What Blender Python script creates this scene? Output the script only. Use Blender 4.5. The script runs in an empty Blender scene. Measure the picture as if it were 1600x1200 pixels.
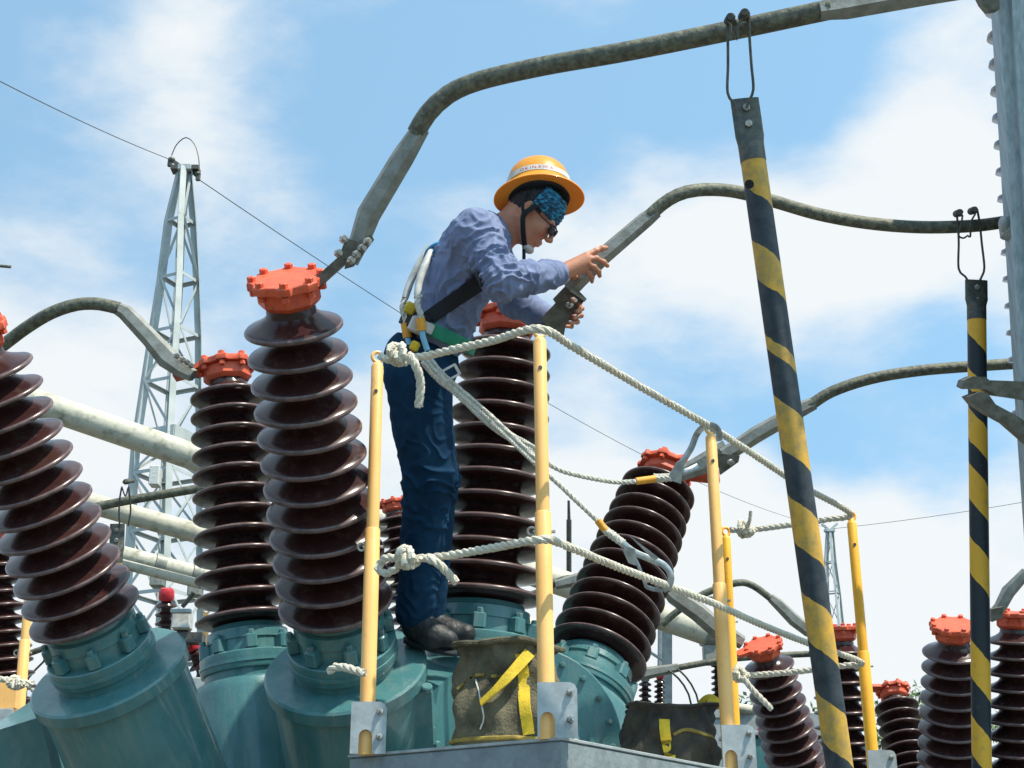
import bpy, bmesh, math, random
import numpy as np
from mathutils import Vector, Matrix
from mathutils.bvhtree import BVHTree
random.seed(7); RNG = np.random.RandomState(5)
SC = bpy.context.scene; COL = SC.collection
R = math.radians
# ------------------------------------------------------------------ camera
F = 2228.0; TH = R(20.9); CAMZ = 1.6
cd = bpy.data.cameras.new('camera'); cam = bpy.data.objects.new('camera', cd); COL.objects.link(cam)
cam.location = (0, 0, CAMZ); cam.rotation_euler = (R(90) + TH, 0, 0)
cd.sensor_width = 36; cd.lens = F / 1600 * 36; cd.clip_start = 0.05; cd.clip_end = 2000
SC.camera = cam
UP = Vector((0, -math.sin(TH), math.cos(TH))); FW = Vector((0, math.cos(TH), math.sin(TH))); RT = Vector((1, 0, 0))
CAM = Vector((0, 0, CAMZ))
def P(px, py, d):
    return CAM + d * ((px - 800) / F * RT + (600 - py) / F * UP + FW)
# ------------------------------------------------------------------ world
SUN_AZ, SUN_EL = R(124), R(60)
w = bpy.data.worlds.new('World'); SC.world = w; w.use_nodes = True
nt = w.node_tree; nt.nodes.clear(); N = nt.nodes.new; L = nt.links.new
out = N('ShaderNodeOutputWorld'); bg = N('ShaderNodeBackground'); bg.inputs[1].default_value = 0.108
sky = N('ShaderNodeTexSky'); sky.sky_type = 'NISHITA'; sky.sun_disc = False
sky.sun_elevation = SUN_EL; sky.sun_rotation = SUN_AZ; sky.air_density = 1.0; sky.dust_density = 0.6; sky.ozone_density = 1.5
tc = N('ShaderNodeTexCoord')
def math_(op, a, b=None, clamp=False):
    m = N('ShaderNodeMath'); m.operation = op; m.use_clamp = clamp
    for i, v in enumerate((a, b)):
        if v is None: continue
        if isinstance(v, (int, float)): m.inputs[i].default_value = v
        else: L(v, m.inputs[i])
    return m.outputs[0]
nrm = N('ShaderNodeVectorMath'); nrm.operation = 'NORMALIZE'; L(tc.outputs['Generated'], nrm.inputs[0])
mp = N('ShaderNodeMapping'); mp.inputs['Scale'].default_value = (1, 1, 2.1); mp.inputs['Rotation'].default_value = (0.0, R(-28), 0.1)
L(nrm.outputs[0], mp.inputs[0])
n1 = N('ShaderNodeTexNoise'); n1.inputs['Scale'].default_value = 5.2; n1.inputs['Detail'].default_value = 7; n1.inputs['Roughness'].default_value = 0.56; n1.inputs['Distortion'].default_value = 0.25
L(mp.outputs[0], n1.inputs['Vector'])
n2 = N('ShaderNodeTexNoise'); n2.inputs['Scale'].default_value = 13; n2.inputs['Detail'].default_value = 6; n2.inputs['Roughness'].default_value = 0.6
L(mp.outputs[0], n2.inputs['Vector'])
acc = math_('ADD', math_('MULTIPLY', n1.outputs[0], 1.5), math_('MULTIPLY', n2.outputs[0], 0.65))
# cloud banks (+) and clear patches (-) given as directions with a width in degrees
BANKS = [(1450,200,.30,4),(1400,430,.36,5),(1050,420,.34,4.5),(1230,480,.2,4),(1120,800,.42,2.5),(1220,880,.5,4),(950,700,.2,3),(1500,980,.55,7),(700,1000,.5,9),(230,80,.12,4),(90,40,-.15,3),(330,200,.12,4),(60,420,.12,4),(420,420,.1,3),(100,560,.20,6),(100,800,.3,5),(230,150,.12,4),
         (600,60,-.34,5),(720,170,-.30,4),(880,60,-.25,5),(960,190,-.30,3.5),(1180,110,-.42,4),(1330,330,-.2,2),(1400,610,-.42,3.5),(1150,630,-.36,4),(1520,660,-.35,4),(60,150,-.3,4),(60,330,-.15,4),(430,360,-.16,5),(880,600,-.2,3),(1270,780,-.35,2),(1560,790,-.2,2.5),(1300,60,-.2,3)]
BANKS += [((0, -1, .45), 0, -.3, 50)]  # clear patch added behind the camera, out of view, to dim the fill light
for px, py, amp, wid in BANKS:
    dv = (P(px, py, 1) - CAM).normalized() if not isinstance(px, tuple) else Vector(px).normalized()
    v = N('ShaderNodeVectorMath'); v.operation = 'DOT_PRODUCT'; L(nrm.outputs[0], v.inputs[0]); v.inputs[1].default_value = dv
    mr = N('ShaderNodeMapRange'); mr.interpolation_type = 'SMOOTHERSTEP'
    mr.inputs['From Min'].default_value = math.cos(R(wid * 1.6)); mr.inputs['From Max'].default_value = 1.0
    mr.inputs['To Min'].default_value = 0; mr.inputs['To Max'].default_value = amp
    L(v.outputs['Value'], mr.inputs['Value'])
    acc = math_('ADD', acc, mr.outputs[0])
cm = N('ShaderNodeMapRange'); cm.interpolation_type = 'SMOOTHSTEP'
cm.inputs['From Min'].default_value = 0.68; cm.inputs['From Max'].default_value = 1.56
cm.inputs['To Min'].default_value = 0.18; cm.inputs['To Max'].default_value = 0.97
L(acc, cm.inputs['Value'])
sv = N('ShaderNodeVectorMath'); sv.operation = 'ADD'; L(nrm.outputs[0], sv.inputs[0]); sv.inputs[1].default_value = (0, 0, .38)
sn = N('ShaderNodeVectorMath'); sn.operation = 'NORMALIZE'; L(sv.outputs[0], sn.inputs[0]); L(sn.outputs[0], sky.inputs['Vector'])
tint = N('ShaderNodeMix'); tint.data_type = 'RGBA'; tint.blend_type = 'MULTIPLY'; tint.inputs[0].default_value = 1
L(sky.outputs[0], tint.inputs[6]); tint.inputs[7].default_value = (1.7, 2.65, 2.42, 1)
mx = N('ShaderNodeMix'); mx.data_type = 'RGBA'
L(cm.outputs[0], mx.inputs[0]); L(tint.outputs[2], mx.inputs[6]); mx.inputs[7].default_value = (7.4, 7.7, 7.8, 1)
L(mx.outputs[2], bg.inputs[0]); L(bg.outputs[0], out.inputs[0])
# ------------------------------------------------------------------ sun + exposure
sd = bpy.data.lights.new('sun', 'SUN'); sd.energy = 5.0; sd.angle = R(0.6); sd.color = (1, .93, .80)
so = bpy.data.objects.new('sun', sd); COL.objects.link(so)
sdir = Vector((math.sin(SUN_AZ) * math.cos(SUN_EL), math.cos(SUN_AZ) * math.cos(SUN_EL), math.sin(SUN_EL)))
so.rotation_euler = sdir.to_track_quat('Z', 'Y').to_euler()
SC.view_settings.view_transform = 'Standard'; SC.view_settings.look = 'None'; SC.view_settings.exposure = 0.2; SC.view_settings.gamma = 1
# ------------------------------------------------------------------ materials
def mat(name, col, rough=.5, metal=0, col2=None, scale=12, amt=(.4, .65), bump=0, bscale=60, coat=0, spec=.5, detail=5, stretch=None, dirt=None):
    m = bpy.data.materials.new(name); m.use_nodes = True
    t = m.node_tree; b = t.nodes['Principled BSDF']
    b.inputs['Base Color'].default_value = (*col, 1); b.inputs['Roughness'].default_value = rough; b.inputs['Metallic'].default_value = metal
    b.inputs['Specular IOR Level'].default_value = spec
    if coat: b.inputs['Coat Weight'].default_value = coat; b.inputs['Coat Roughness'].default_value = .06
    co = t.nodes.new('ShaderNodeTexCoord'); vec = co.outputs['Object']
    if stretch:
        mpn = t.nodes.new('ShaderNodeMapping'); mpn.inputs['Scale'].default_value = stretch; t.links.new(vec, mpn.inputs[0]); vec = mpn.outputs[0]
    if col2:
        n = t.nodes.new('ShaderNodeTexNoise'); n.inputs['Scale'].default_value = scale; n.inputs['Detail'].default_value = detail; n.inputs['Roughness'].default_value = .62
        t.links.new(vec, n.inputs['Vector'])
        mr = t.nodes.new('ShaderNodeMapRange'); mr.inputs['From Min'].default_value = amt[0]; mr.inputs['From Max'].default_value = amt[1]
        t.links.new(n.outputs[0], mr.inputs['Value'])
        x = t.nodes.new('ShaderNodeMix'); x.data_type = 'RGBA'; x.inputs[6].default_value = (*col, 1); x.inputs[7].default_value = (*col2, 1)
        t.links.new(mr.outputs[0], x.inputs[0]); t.links.new(x.outputs[2], b.inputs['Base Color'])
        r2 = t.nodes.new('ShaderNodeMapRange'); r2.inputs['To Min'].default_value = max(rough - .06, .03); r2.inputs['To Max'].default_value = min(rough + .15, 1)
        t.links.new(n.outputs[0], r2.inputs['Value']); t.links.new(r2.outputs[0], b.inputs['Roughness'])
    if dirt:
        dc, ds, dl, dst = dirt; mq = t.nodes.new('ShaderNodeMapping'); mq.inputs['Scale'].default_value = dst; t.links.new(co.outputs['Object'], mq.inputs[0])
        n = t.nodes.new('ShaderNodeTexNoise'); n.inputs['Scale'].default_value = ds; n.inputs['Detail'].default_value = 9; n.inputs['Roughness'].default_value = .72; t.links.new(mq.outputs[0], n.inputs['Vector'])
        mr = t.nodes.new('ShaderNodeMapRange'); mr.inputs['From Min'].default_value = dl[0]; mr.inputs['From Max'].default_value = dl[1]; mr.inputs['To Max'].default_value = dl[2]; t.links.new(n.outputs[0], mr.inputs['Value'])
        x2 = t.nodes.new('ShaderNodeMix'); x2.data_type = 'RGBA'; src = b.inputs['Base Color'].links
        if src: t.links.new(src[0].from_socket, x2.inputs[6])
        else: x2.inputs[6].default_value = (*col, 1)
        x2.inputs[7].default_value = (*dc, 1); t.links.new(mr.outputs[0], x2.inputs[0]); t.links.new(x2.outputs[2], b.inputs['Base Color'])
    if bump:
        n = t.nodes.new('ShaderNodeTexNoise'); n.inputs['Scale'].default_value = bscale; n.inputs['Detail'].default_value = 4
        t.links.new(vec, n.inputs['Vector'])
        bp = t.nodes.new('ShaderNodeBump'); bp.inputs['Strength'].default_value = bump; bp.inputs['Distance'].default_value = .01
        t.links.new(n.outputs[0], bp.inputs['Height']); t.links.new(bp.outputs[0], b.inputs['Normal'])
    return m
M = dict(
 porcelain=mat('brown_glaze', (.036, .014, .014), .17, spec=.42, dirt=((.16, .12, .10), 16, (.52, .8, .45), (1, 1, 1)), col2=(.06, .024, .018), scale=9, amt=(.45, .8), bump=.05, bscale=25),
 rim=mat('pale_rim', (.15, .095, .090), .22, col2=(.07, .04, .036), scale=26),  # paler tone for the shed rim faces
 orange=mat('orange_red_paint', (.78, .12, .045), .5, dirt=((.22, .06, .04), 24, (.50, .70, .65), (1, 1, 1)), col2=(.62, .09, .04), scale=14, bump=.12, bscale=40),
 red=mat('red_paint', (.62, .03, .045), .4, col2=(.4, .02, .03), scale=25),
 teal=mat('teal_paint', (.062, .19, .195), .34, coat=.35, col2=(.042, .145, .155), scale=6, bump=.12, bscale=90, dirt=((.15, .22, .20), 8, (.48, .72, .75), (3, 3, .5))),
 teal2=mat('teal_paint_bolt', (.06, .2, .21), .45, col2=(.12, .16, .15), scale=40),
 cream=mat('peach_yellow_paint', (.96, .55, .19), .4, col2=(.95, .48, .13), scale=5, amt=(.35, .7), bump=.05, dirt=((.42, .27, .12), 26, (.60, .72, .6), (1, 1, .5))),
 yellow=mat('yellow_paint', (.95, .47, .02), .45, col2=(.85, .38, .02), scale=6, bump=.05, dirt=((.35, .2, .05), 26, (.60, .72, .6), (1, 1, .5))),
 galv=mat('galvanised_steel', (.42, .45, .45), .5, .35, col2=(.30, .33, .33), scale=18, bump=.08),
 white=mat('tower_white_steel', (.46, .49, .48), .55, col2=(.36, .39, .37), scale=3),
 pipe=mat('pale_pipe', (.52, .49, .39), .6, col2=(.15, .14, .09), scale=14, amt=(.5, .78), bump=.25, bscale=40),
 rod=mat('weathered_conductor', (.085, .085, .065), .6, .2, col2=(.20, .20, .14), scale=45, amt=(.4, .65), bump=.35, bscale=70),
 sleeve=mat('cast_aluminium', (.30, .30, .27), .5, .4, col2=(.20, .20, .17), scale=20, bump=.15, bscale=60),
 clampd=mat('dull_clamp', (.17, .16, .13), .55, .3, col2=(.09, .085, .06), scale=30, bump=.2),
 bolt=mat('zinc_bolt', (.55, .54, .5), .35, .8, col2=(.25, .22, .18), scale=60),
 darksteel=mat('dark_steel', (.07, .075, .07), .5, .5, col2=(.14, .13, .1), scale=50),
 rope=mat('rope_fibre', (.78, .73, .60), .85, col2=(.50, .38, .26), scale=22, amt=(.55, .8), bump=.8, bscale=300),
 ropepale=mat('pale_rope', (.62, .60, .52), .85, col2=(.35, .34, .30), scale=90, amt=(.45, .7), bump=.4, bscale=260),
 canvas=mat('olive_canvas', (.17, .15, .09), .9, col2=(.035, .03, .02), scale=9, amt=(.35, .7), bump=.6, bscale=130),
 canvasd=mat('dark_canvas', (.035, .032, .03), .9, col2=(.07, .06, .04), scale=14, bump=.5, bscale=130),
 strap=mat('yellow_webbing', (.82, .54, .03), .7, col2=(.50, .38, .02), scale=20, bump=.3, bscale=180),
 trim=mat('mustard_binding', (.34, .25, .05), .8, col2=(.2, .13, .03), scale=30),
 fascia=mat('grey_platform_paint', (.22, .26, .27), .65, col2=(.16, .19, .20), scale=12, bump=.25, bscale=60, dirt=((.34, .36, .35), 22, (.5, .75, .6), (1, 1, 1))),
 column=mat('streaked_grey_steel', (.42, .50, .53), .6, col2=(.26, .33, .36), scale=14, amt=(.35, .68), bump=.2, bscale=30, stretch=(4, 4, .35)),
 skin=mat('skin', (.54, .235, .135), .5, col2=(.42, .15, .085), scale=18, amt=(.35, .8), bump=.06, bscale=120),
 shirt=mat('blue_grey_cotton', (.19, .23, .37), .85, col2=(.15, .185, .31), scale=16, bump=.2, bscale=300),
 trouser=mat('navy_cotton', (.0065, .027, .062), .95, spec=.1, col2=(.013, .050, .10), scale=9, amt=(.35, .75), bump=.25, bscale=250),
 boot=mat('dark_leather', (.009, .011, .014), .5, bump=.4, bscale=60, col2=(.022, .024, .024), scale=25),
 hair=mat('dark_hair', (.012, .009, .008), .6, bump=.6, bscale=200, stretch=(1, 1, .2)),
 helmet=mat('orange_helmet', (.97, .49, .055), .32, col2=(.95, .44, .04), scale=6, coat=.25),
 black=mat('black_webbing', (.008, .010, .014), .8, bump=.2, bscale=200),
 green=mat('green_belt', (.01, .24, .13), .6, col2=(.01, .17, .10), scale=25, bump=.2, bscale=200),
 lens=mat('smoked_lens', (.02, .02, .025), .08),
 plastic=mat('white_plastic', (.62, .62, .58), .5, col2=(.42, .42, .4), scale=30),
 cup=mat('pale_chin_cup', (.55, .52, .48), .55),
 yorange=mat('orange_sleeve', (.85, .40, .04), .55, col2=(.7, .3, .03), scale=40),
 blue=mat('light_blue_tube', (.22, .50, .68), .5),
 teallace=mat('blue_cord', (.03, .22, .42), .6),
 hook=mat('silver_hook', (.46, .50, .51), .32, .6, col2=(.25, .28, .29), scale=30),
 bark=mat('bark', (.09, .07, .05), .9, col2=(.05, .04, .03), scale=8, bump=.5),
 leaf=mat('leaf', (.06, .115, .025), .6, col2=(.03, .07, .015), scale=1.5),
 gravel=mat('gravel', (.13, .125, .105), .9, col2=(.07, .075, .055), scale=3, bump=.8, bscale=30),
)
_t = M['helmet'].node_tree; _b = _t.nodes['Principled BSDF']; _o = _t.nodes['Material Output']; _tr = _t.nodes.new('ShaderNodeBsdfTranslucent'); _tr.inputs[0].default_value = (.95, .38, .03, 1); _ms = _t.nodes.new('ShaderNodeMixShader'); _ms.inputs[0].default_value = .38
_t.links.new(_b.outputs[0], _ms.inputs[1]); _t.links.new(_tr.outputs[0], _ms.inputs[2]); _t.links.new(_ms.outputs[0], _o.inputs[0])
def ramp_material(name, build):
    m = bpy.data.materials.new(name); m.use_nodes = True; build(m.node_tree, m.node_tree.nodes['Principled BSDF']); return m
def bandana_nodes(t, b):
    co = t.nodes.new('ShaderNodeTexCoord'); mpn = t.nodes.new('ShaderNodeMapping'); mpn.inputs['Scale'].default_value = (1, 1, 2.6); mpn.inputs['Rotation'].default_value = (0, R(40), 0)
    t.links.new(co.outputs['Object'], mpn.inputs[0])
    n = t.nodes.new('ShaderNodeTexNoise'); n.inputs['Scale'].default_value = 55; n.inputs['Detail'].default_value = 4; t.links.new(mpn.outputs[0], n.inputs['Vector'])
    cr = t.nodes.new('ShaderNodeValToRGB'); e = cr.color_ramp.elements
    e[0].position = .40; e[0].color = (.006, .03, .06, 1); e[1].position = .66; e[1].color = (.03, .30, .44, 1)
    k = cr.color_ramp.elements.new(.5); k.color = (.006, .09, .19, 1)
    t.links.new(n.outputs[0], cr.inputs[0]); t.links.new(cr.outputs[0], b.inputs['Base Color']); b.inputs['Roughness'].default_value = .8
M['bandana'] = ramp_material('patterned_bandana', bandana_nodes)
def stripe_mat(name, edges, Lr, slope, bright):
    def f(t, b):
        co = t.nodes.new('ShaderNodeTexCoord'); sp = t.nodes.new('ShaderNodeSeparateXYZ'); t.links.new(co.outputs['Object'], sp.inputs[0])
        def mm(op, a, c):
            k = t.nodes.new('ShaderNodeMath'); k.operation = op
            for i, v in enumerate((a, c)):
                if isinstance(v, (int, float)): k.inputs[i].default_value = v
                else: t.links.new(v, k.inputs[i])
            return k.outputs[0]
        ang = mm('ARCTAN2', sp.outputs[0], mm('MULTIPLY', sp.outputs[1], -1.0))   # helical tape
        ns = t.nodes.new('ShaderNodeTexNoise'); ns.inputs['Scale'].default_value = 28; t.links.new(co.outputs['Object'], ns.inputs['Vector'])
        v = mm('ADD', mm('MULTIPLY', sp.outputs[2], -1.0), mm('MULTIPLY', ang, -slope)); v = mm('ADD', v, mm('MULTIPLY', mm('SUBTRACT', ns.outputs[0], .5), .016))
        cr = t.nodes.new('ShaderNodeValToRGB'); cr.color_ramp.interpolation = 'CONSTANT'; e = cr.color_ramp.elements
        e[0].position = 0; e[0].color = (1, 1, 1, 1); e[1].position = edges[0] / Lr; e[1].color = (0, 0, 0, 1)
        for i, q in enumerate(edges[1:]):
            k = e.new(min(q / Lr, .999)); k.color = (1, 1, 1, 1) if i % 2 == 0 else (0, 0, 0, 1)
        t.links.new(mm('DIVIDE', v, Lr), cr.inputs[0])
        n = t.nodes.new('ShaderNodeTexNoise'); n.inputs['Scale'].default_value = 22; n.inputs['Detail'].default_value = 7; n.inputs['Roughness'].default_value = .7; t.links.new(co.outputs['Object'], n.inputs['Vector'])
        y = t.nodes.new('ShaderNodeMix'); y.data_type = 'RGBA'; y.inputs[6].default_value = (.78 * bright, .42 * bright, .035, 1); y.inputs[7].default_value = (.25, .20, .08, 1)
        mr = t.nodes.new('ShaderNodeMapRange'); mr.inputs['From Min'].default_value = .40 if bright < 1 else .55; mr.inputs['From Max'].default_value = .72 if bright < 1 else .85; t.links.new(n.outputs[0], mr.inputs[0]); t.links.new(mr.outputs[0], y.inputs[0])
        k = t.nodes.new('ShaderNodeMix'); k.data_type = 'RGBA'; k.inputs[6].default_value = (.012, .020, .028, 1); k.inputs[7].default_value = (.05, .06, .065, 1); t.links.new(mr.outputs[0], k.inputs[0])
        x = t.nodes.new('ShaderNodeMix'); x.data_type = 'RGBA'; t.links.new(cr.outputs[0], x.inputs[0]); t.links.new(k.outputs[2], x.inputs[6]); t.links.new(y.outputs[2], x.inputs[7])
        t.links.new(x.outputs[2], b.inputs['Base Color']); b.inputs['Roughness'].default_value = .55
    return ramp_material(name, f)
# ------------------------------------------------------------------ mesh builder
def frame(z, ref=None):
    z = Vector(z).normalized(); ref = Vector(ref) if ref is not None else (Vector((0, 0, 1)) if abs(z.z) < .9 else Vector((1, 0, 0)))
    x = (ref - z * ref.dot(z)).normalized(); y = z.cross(x)
    return x, y, z
def catmull(pts, step=.02):
    pts = [Vector(p) for p in pts]
    if len(pts) == 2: 
        n = max(2, int((pts[1] - pts[0]).length / step)); return [pts[0].lerp(pts[1], i / n) for i in range(n + 1)]
    q = [pts[0] * 2 - pts[1]] + pts + [pts[-1] * 2 - pts[-2]]; res = []
    for i in range(1, len(q) - 2):
        a, b, c, d = q[i - 1:i + 3]; n = max(2, int((c - b).length / step))
        for k in range(n):
            t = k / n
            res.append(.5 * ((2 * b) + (c - a) * t + (2 * a - 5 * b + 4 * c - d) * t * t + (3 * b - a - 3 * c + d) * t ** 3))
    res.append(pts[-1]); return res
class MB:
    def __init__(s): s.v = []; s.f = []
    def add(s, vs, fs):
        o = len(s.v); s.v += [tuple(v) for v in vs]; s.f += [tuple(i + o for i in f) for f in fs]; return s
    def loft(s, rings, cap=True):
        n = len(rings[0]); vs = [p for r in rings for p in r]; fs = []
        for i in range(len(rings) - 1):
            for j in range(n):
                k = (j + 1) % n; fs.append((i * n + j, i * n + k, (i + 1) * n + k, (i + 1) * n + j))
        if cap: fs.append(tuple(reversed(range(n)))); fs.append(tuple((len(rings) - 1) * n + j for j in range(n)))
        return s.add(vs, fs)
    def tube(s, pts, r, n=10, ref=None, flat=1.0, r2=None, cap=True):
        pts = [Vector(p) for p in pts]; rings = []; x = None
        for i, p in enumerate(pts):
            t = (pts[min(i + 1, len(pts) - 1)] - pts[max(i - 1, 0)]).normalized()
            if x is None: x, y, _ = frame(t, ref)
            else: x = (x - t * x.dot(t)).normalized(); y = t.cross(x)
            rr = r[i] if isinstance(r, (list, tuple)) else (r if r2 is None else r + (r2 - r) * i / (len(pts) - 1))
            rings.append([p + (x * math.cos(2 * math.pi * (j + .5) / n) * flat + y * math.sin(2 * math.pi * (j + .5) / n)) * rr for j in range(n)])
        return s.loft(rings, cap)
    def lathe(s, prof, n=32, o=(0, 0, 0), ax=(0, 0, 1), cap=True):
        x, y, z = frame(ax); o = Vector(o)
        return s.loft([[o + z * h + (x * math.cos(2 * math.pi * j / n) + y * math.sin(2 * math.pi * j / n)) * max(r, 1e-4) for j in range(n)] for r, h in prof], cap)
    def box(s, c, h, X=(1, 0, 0), Y=(0, 1, 0), Z=(0, 0, 1), bev=0):
        c = Vector(c); X, Y, Z = Vector(X), Vector(Y), Vector(Z); b = bev
        if b <= 0:
            vs = [c + X * h[0] * i + Y * h[1] * j + Z * h[2] * k for k in (-1, 1) for j in (-1, 1) for i in (-1, 1)]
            return s.add(vs, [(0, 2, 3, 1), (4, 5, 7, 6), (0, 1, 5, 4), (1, 3, 7, 5), (3, 2, 6, 7), (2, 0, 4, 6)])
        def ring(inset, z):
            hx, hy = h[0] - inset, h[1] - inset
            return [c + X * px + Y * py + Z * z for px, py in ((hx - b, -hy), (hx, -hy + b), (hx, hy - b), (hx - b, hy), (-hx + b, hy), (-hx, hy - b), (-hx, -hy + b), (-hx + b, -hy))]
        return s.loft([ring(b, -h[2]), ring(0, -h[2] + b), ring(0, h[2] - b), ring(b, h[2])])
    def bar(s, a, b, w, t, ref=None):
        a, b = Vector(a), Vector(b); x, y, z = frame(b - a, ref)
        return s.box((a + b) / 2, (w / 2, t / 2, (b - a).length / 2), x, y, z)
    def angle(s, a, b, w, t, ref=None):   # L section
        a, b = Vector(a), Vector(b); x, y, z = frame(b - a, ref); l = (b - a).length / 2
        s.box((a + b) / 2 + x * w / 2, (w / 2, t / 2, l), x, y, z); return s.box((a + b) / 2 + y * (w / 2 + t / 2), (t / 2, w / 2, l), x, y, z)
    def prism(s, poly, vec):
        poly = [Vector(p) for p in poly]; vec = Vector(vec); n = len(poly)
        nn = sum(((poly[i] - poly[0]).cross(poly[(i + 1) % n] - poly[0]) for i in range(n)), Vector())
        if nn.dot(vec) > 0: poly = poly[::-1]
        vs = poly + [p + vec for p in poly]
        return s.add(vs, [tuple(range(n)), tuple(reversed(range(n, 2 * n)))] + [(i, i + n, (i + 1) % n + n, (i + 1) % n) for i in range(n)])
    def bolt(s, p, ax, r=.012, h=.012, n=6, shank=0):
        p = Vector(p); ax = Vector(ax).normalized()
        s.lathe([(r, 0), (r, h * .8), (r * .8, h)], n, p, ax)
        if shank: s.lathe([(r * .5, h), (r * .5, h + shank)], 8, p, ax)
        return s
    def torus(s, c, ax, Rr, r, n=20, m=8):
        x, y, z = frame(ax); c = Vector(c)
        rings = []
        for i in range(n):
            a = 2 * math.pi * i / n; u = x * math.cos(a) + y * math.sin(a)
            rings.append([c + u * Rr + (u * math.cos(2 * math.pi * j / m) + z * math.sin(2 * math.pi * j / m)) * r for j in range(m)])
        vs = [p for q in rings for p in q]
        return s.add(vs, [(i * m + j, ((i + 1) % n) * m + j, ((i + 1) % n) * m + (j + 1) % m, i * m + (j + 1) % m) for i in range(n) for j in range(m)])
    def ell(s, c, r, X=(1, 0, 0), Y=(0, 1, 0), Z=(0, 0, 1), n=16, m=10):
        c = Vector(c); X, Y, Z = Vector(X), Vector(Y), Vector(Z); rings = []
        for i in range(m + 1):
            a = -math.pi / 2 + math.pi * i / m; cr = max(math.cos(a), 1e-3)
            rings.append([c + X * r[0] * cr * math.cos(2 * math.pi * j / n) + Y * r[1] * cr * math.sin(2 * math.pi * j / n) + Z * r[2] * math.sin(a) for j in range(n)])
        return s.loft(rings)
    def rope(s, pts, r, pitch=None, step=None):
        pitch = pitch or r * 6.0; path = catmull(pts, step or r * .9); x = None; L_ = 0; prev = None; frs = []
        for i, p in enumerate(path):
            t = (path[min(i + 1, len(path) - 1)] - path[max(i - 1, 0)])
            if t.length < 1e-7: t = Vector((0, 0, 1))
            t.normalize()
            if x is None: x, y, _ = frame(t)
            else: x = (x - t * x.dot(t)).normalized(); y = t.cross(x)
            if prev is not None: L_ += (p - prev).length
            prev = p; frs.append((p, x.copy(), y.copy(), L_))
        for k in range(3):
            c = [p + (X * math.cos(2 * math.pi * (l / pitch + k / 3)) + Y * math.sin(2 * math.pi * (l / pitch + k / 3))) * r * .5 for p, X, Y, l in frs]
            s.tube(c, r * .58, 7)
        return s
def world_loc(o):
    v = Vector(o.location)
    while o.parent: o = o.parent; v += Vector(o.location)
    return v
def obj(name, mb, material, parent=None, sharp=40, local=False, smooth=True):
    me = bpy.data.meshes.new(name)
    if isinstance(mb, tuple): V_, F_ = mb
    else: V_, F_ = mb.v, mb.f
    o = bpy.data.objects.new(name, me); COL.objects.link(o)
    V_ = np.array(V_, dtype=float)
    if parent is not None:
        o.parent = parent
        if not local: V_ = V_ - np.array(world_loc(parent))
    elif not local:
        c = (V_.min(0) + V_.max(0)) / 2; c[2] = V_[:, 2].min(); o.location = c; V_ = V_ - c
    me.from_pydata(V_.tolist(), [], F_ if isinstance(F_, list) else F_.tolist()); me.materials.append(M[material] if isinstance(material, str) else material)
    if smooth:
        me.polygons.foreach_set('use_smooth', [True] * len(me.polygons))
        me.set_sharp_from_angle(angle=R(sharp))
    me.update(); return o
def tag(o, label, cat, group=None, kind=None):
    if label: o['label'] = label
    if cat: o['category'] = cat
    if group: o['group'] = group
    if kind: o['kind'] = kind
    return o
def thing(name, label, cat, loc=(0, 0, 0), group=None):
    o = bpy.data.objects.new(name, None); COL.objects.link(o); o.location = loc; o.empty_display_size = .1
    return tag(o, label, cat, group)
def copy_tree(o, parent=None):
    c = o.copy(); COL.objects.link(c); c.parent = parent
    for ch in [x for x in SC.objects if x.parent == o]: copy_tree(ch, c)
    return c
def struct(name, mb, m, **k):
    o = obj(name, mb, m, **k); o['kind'] = 'structure'; return o
# ------------------------------------------------------------------ ground
g = MB(); g.box((0, 150, -.05), (400, 400, .05)); struct('ground', g, 'gravel', sharp=30)
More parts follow.
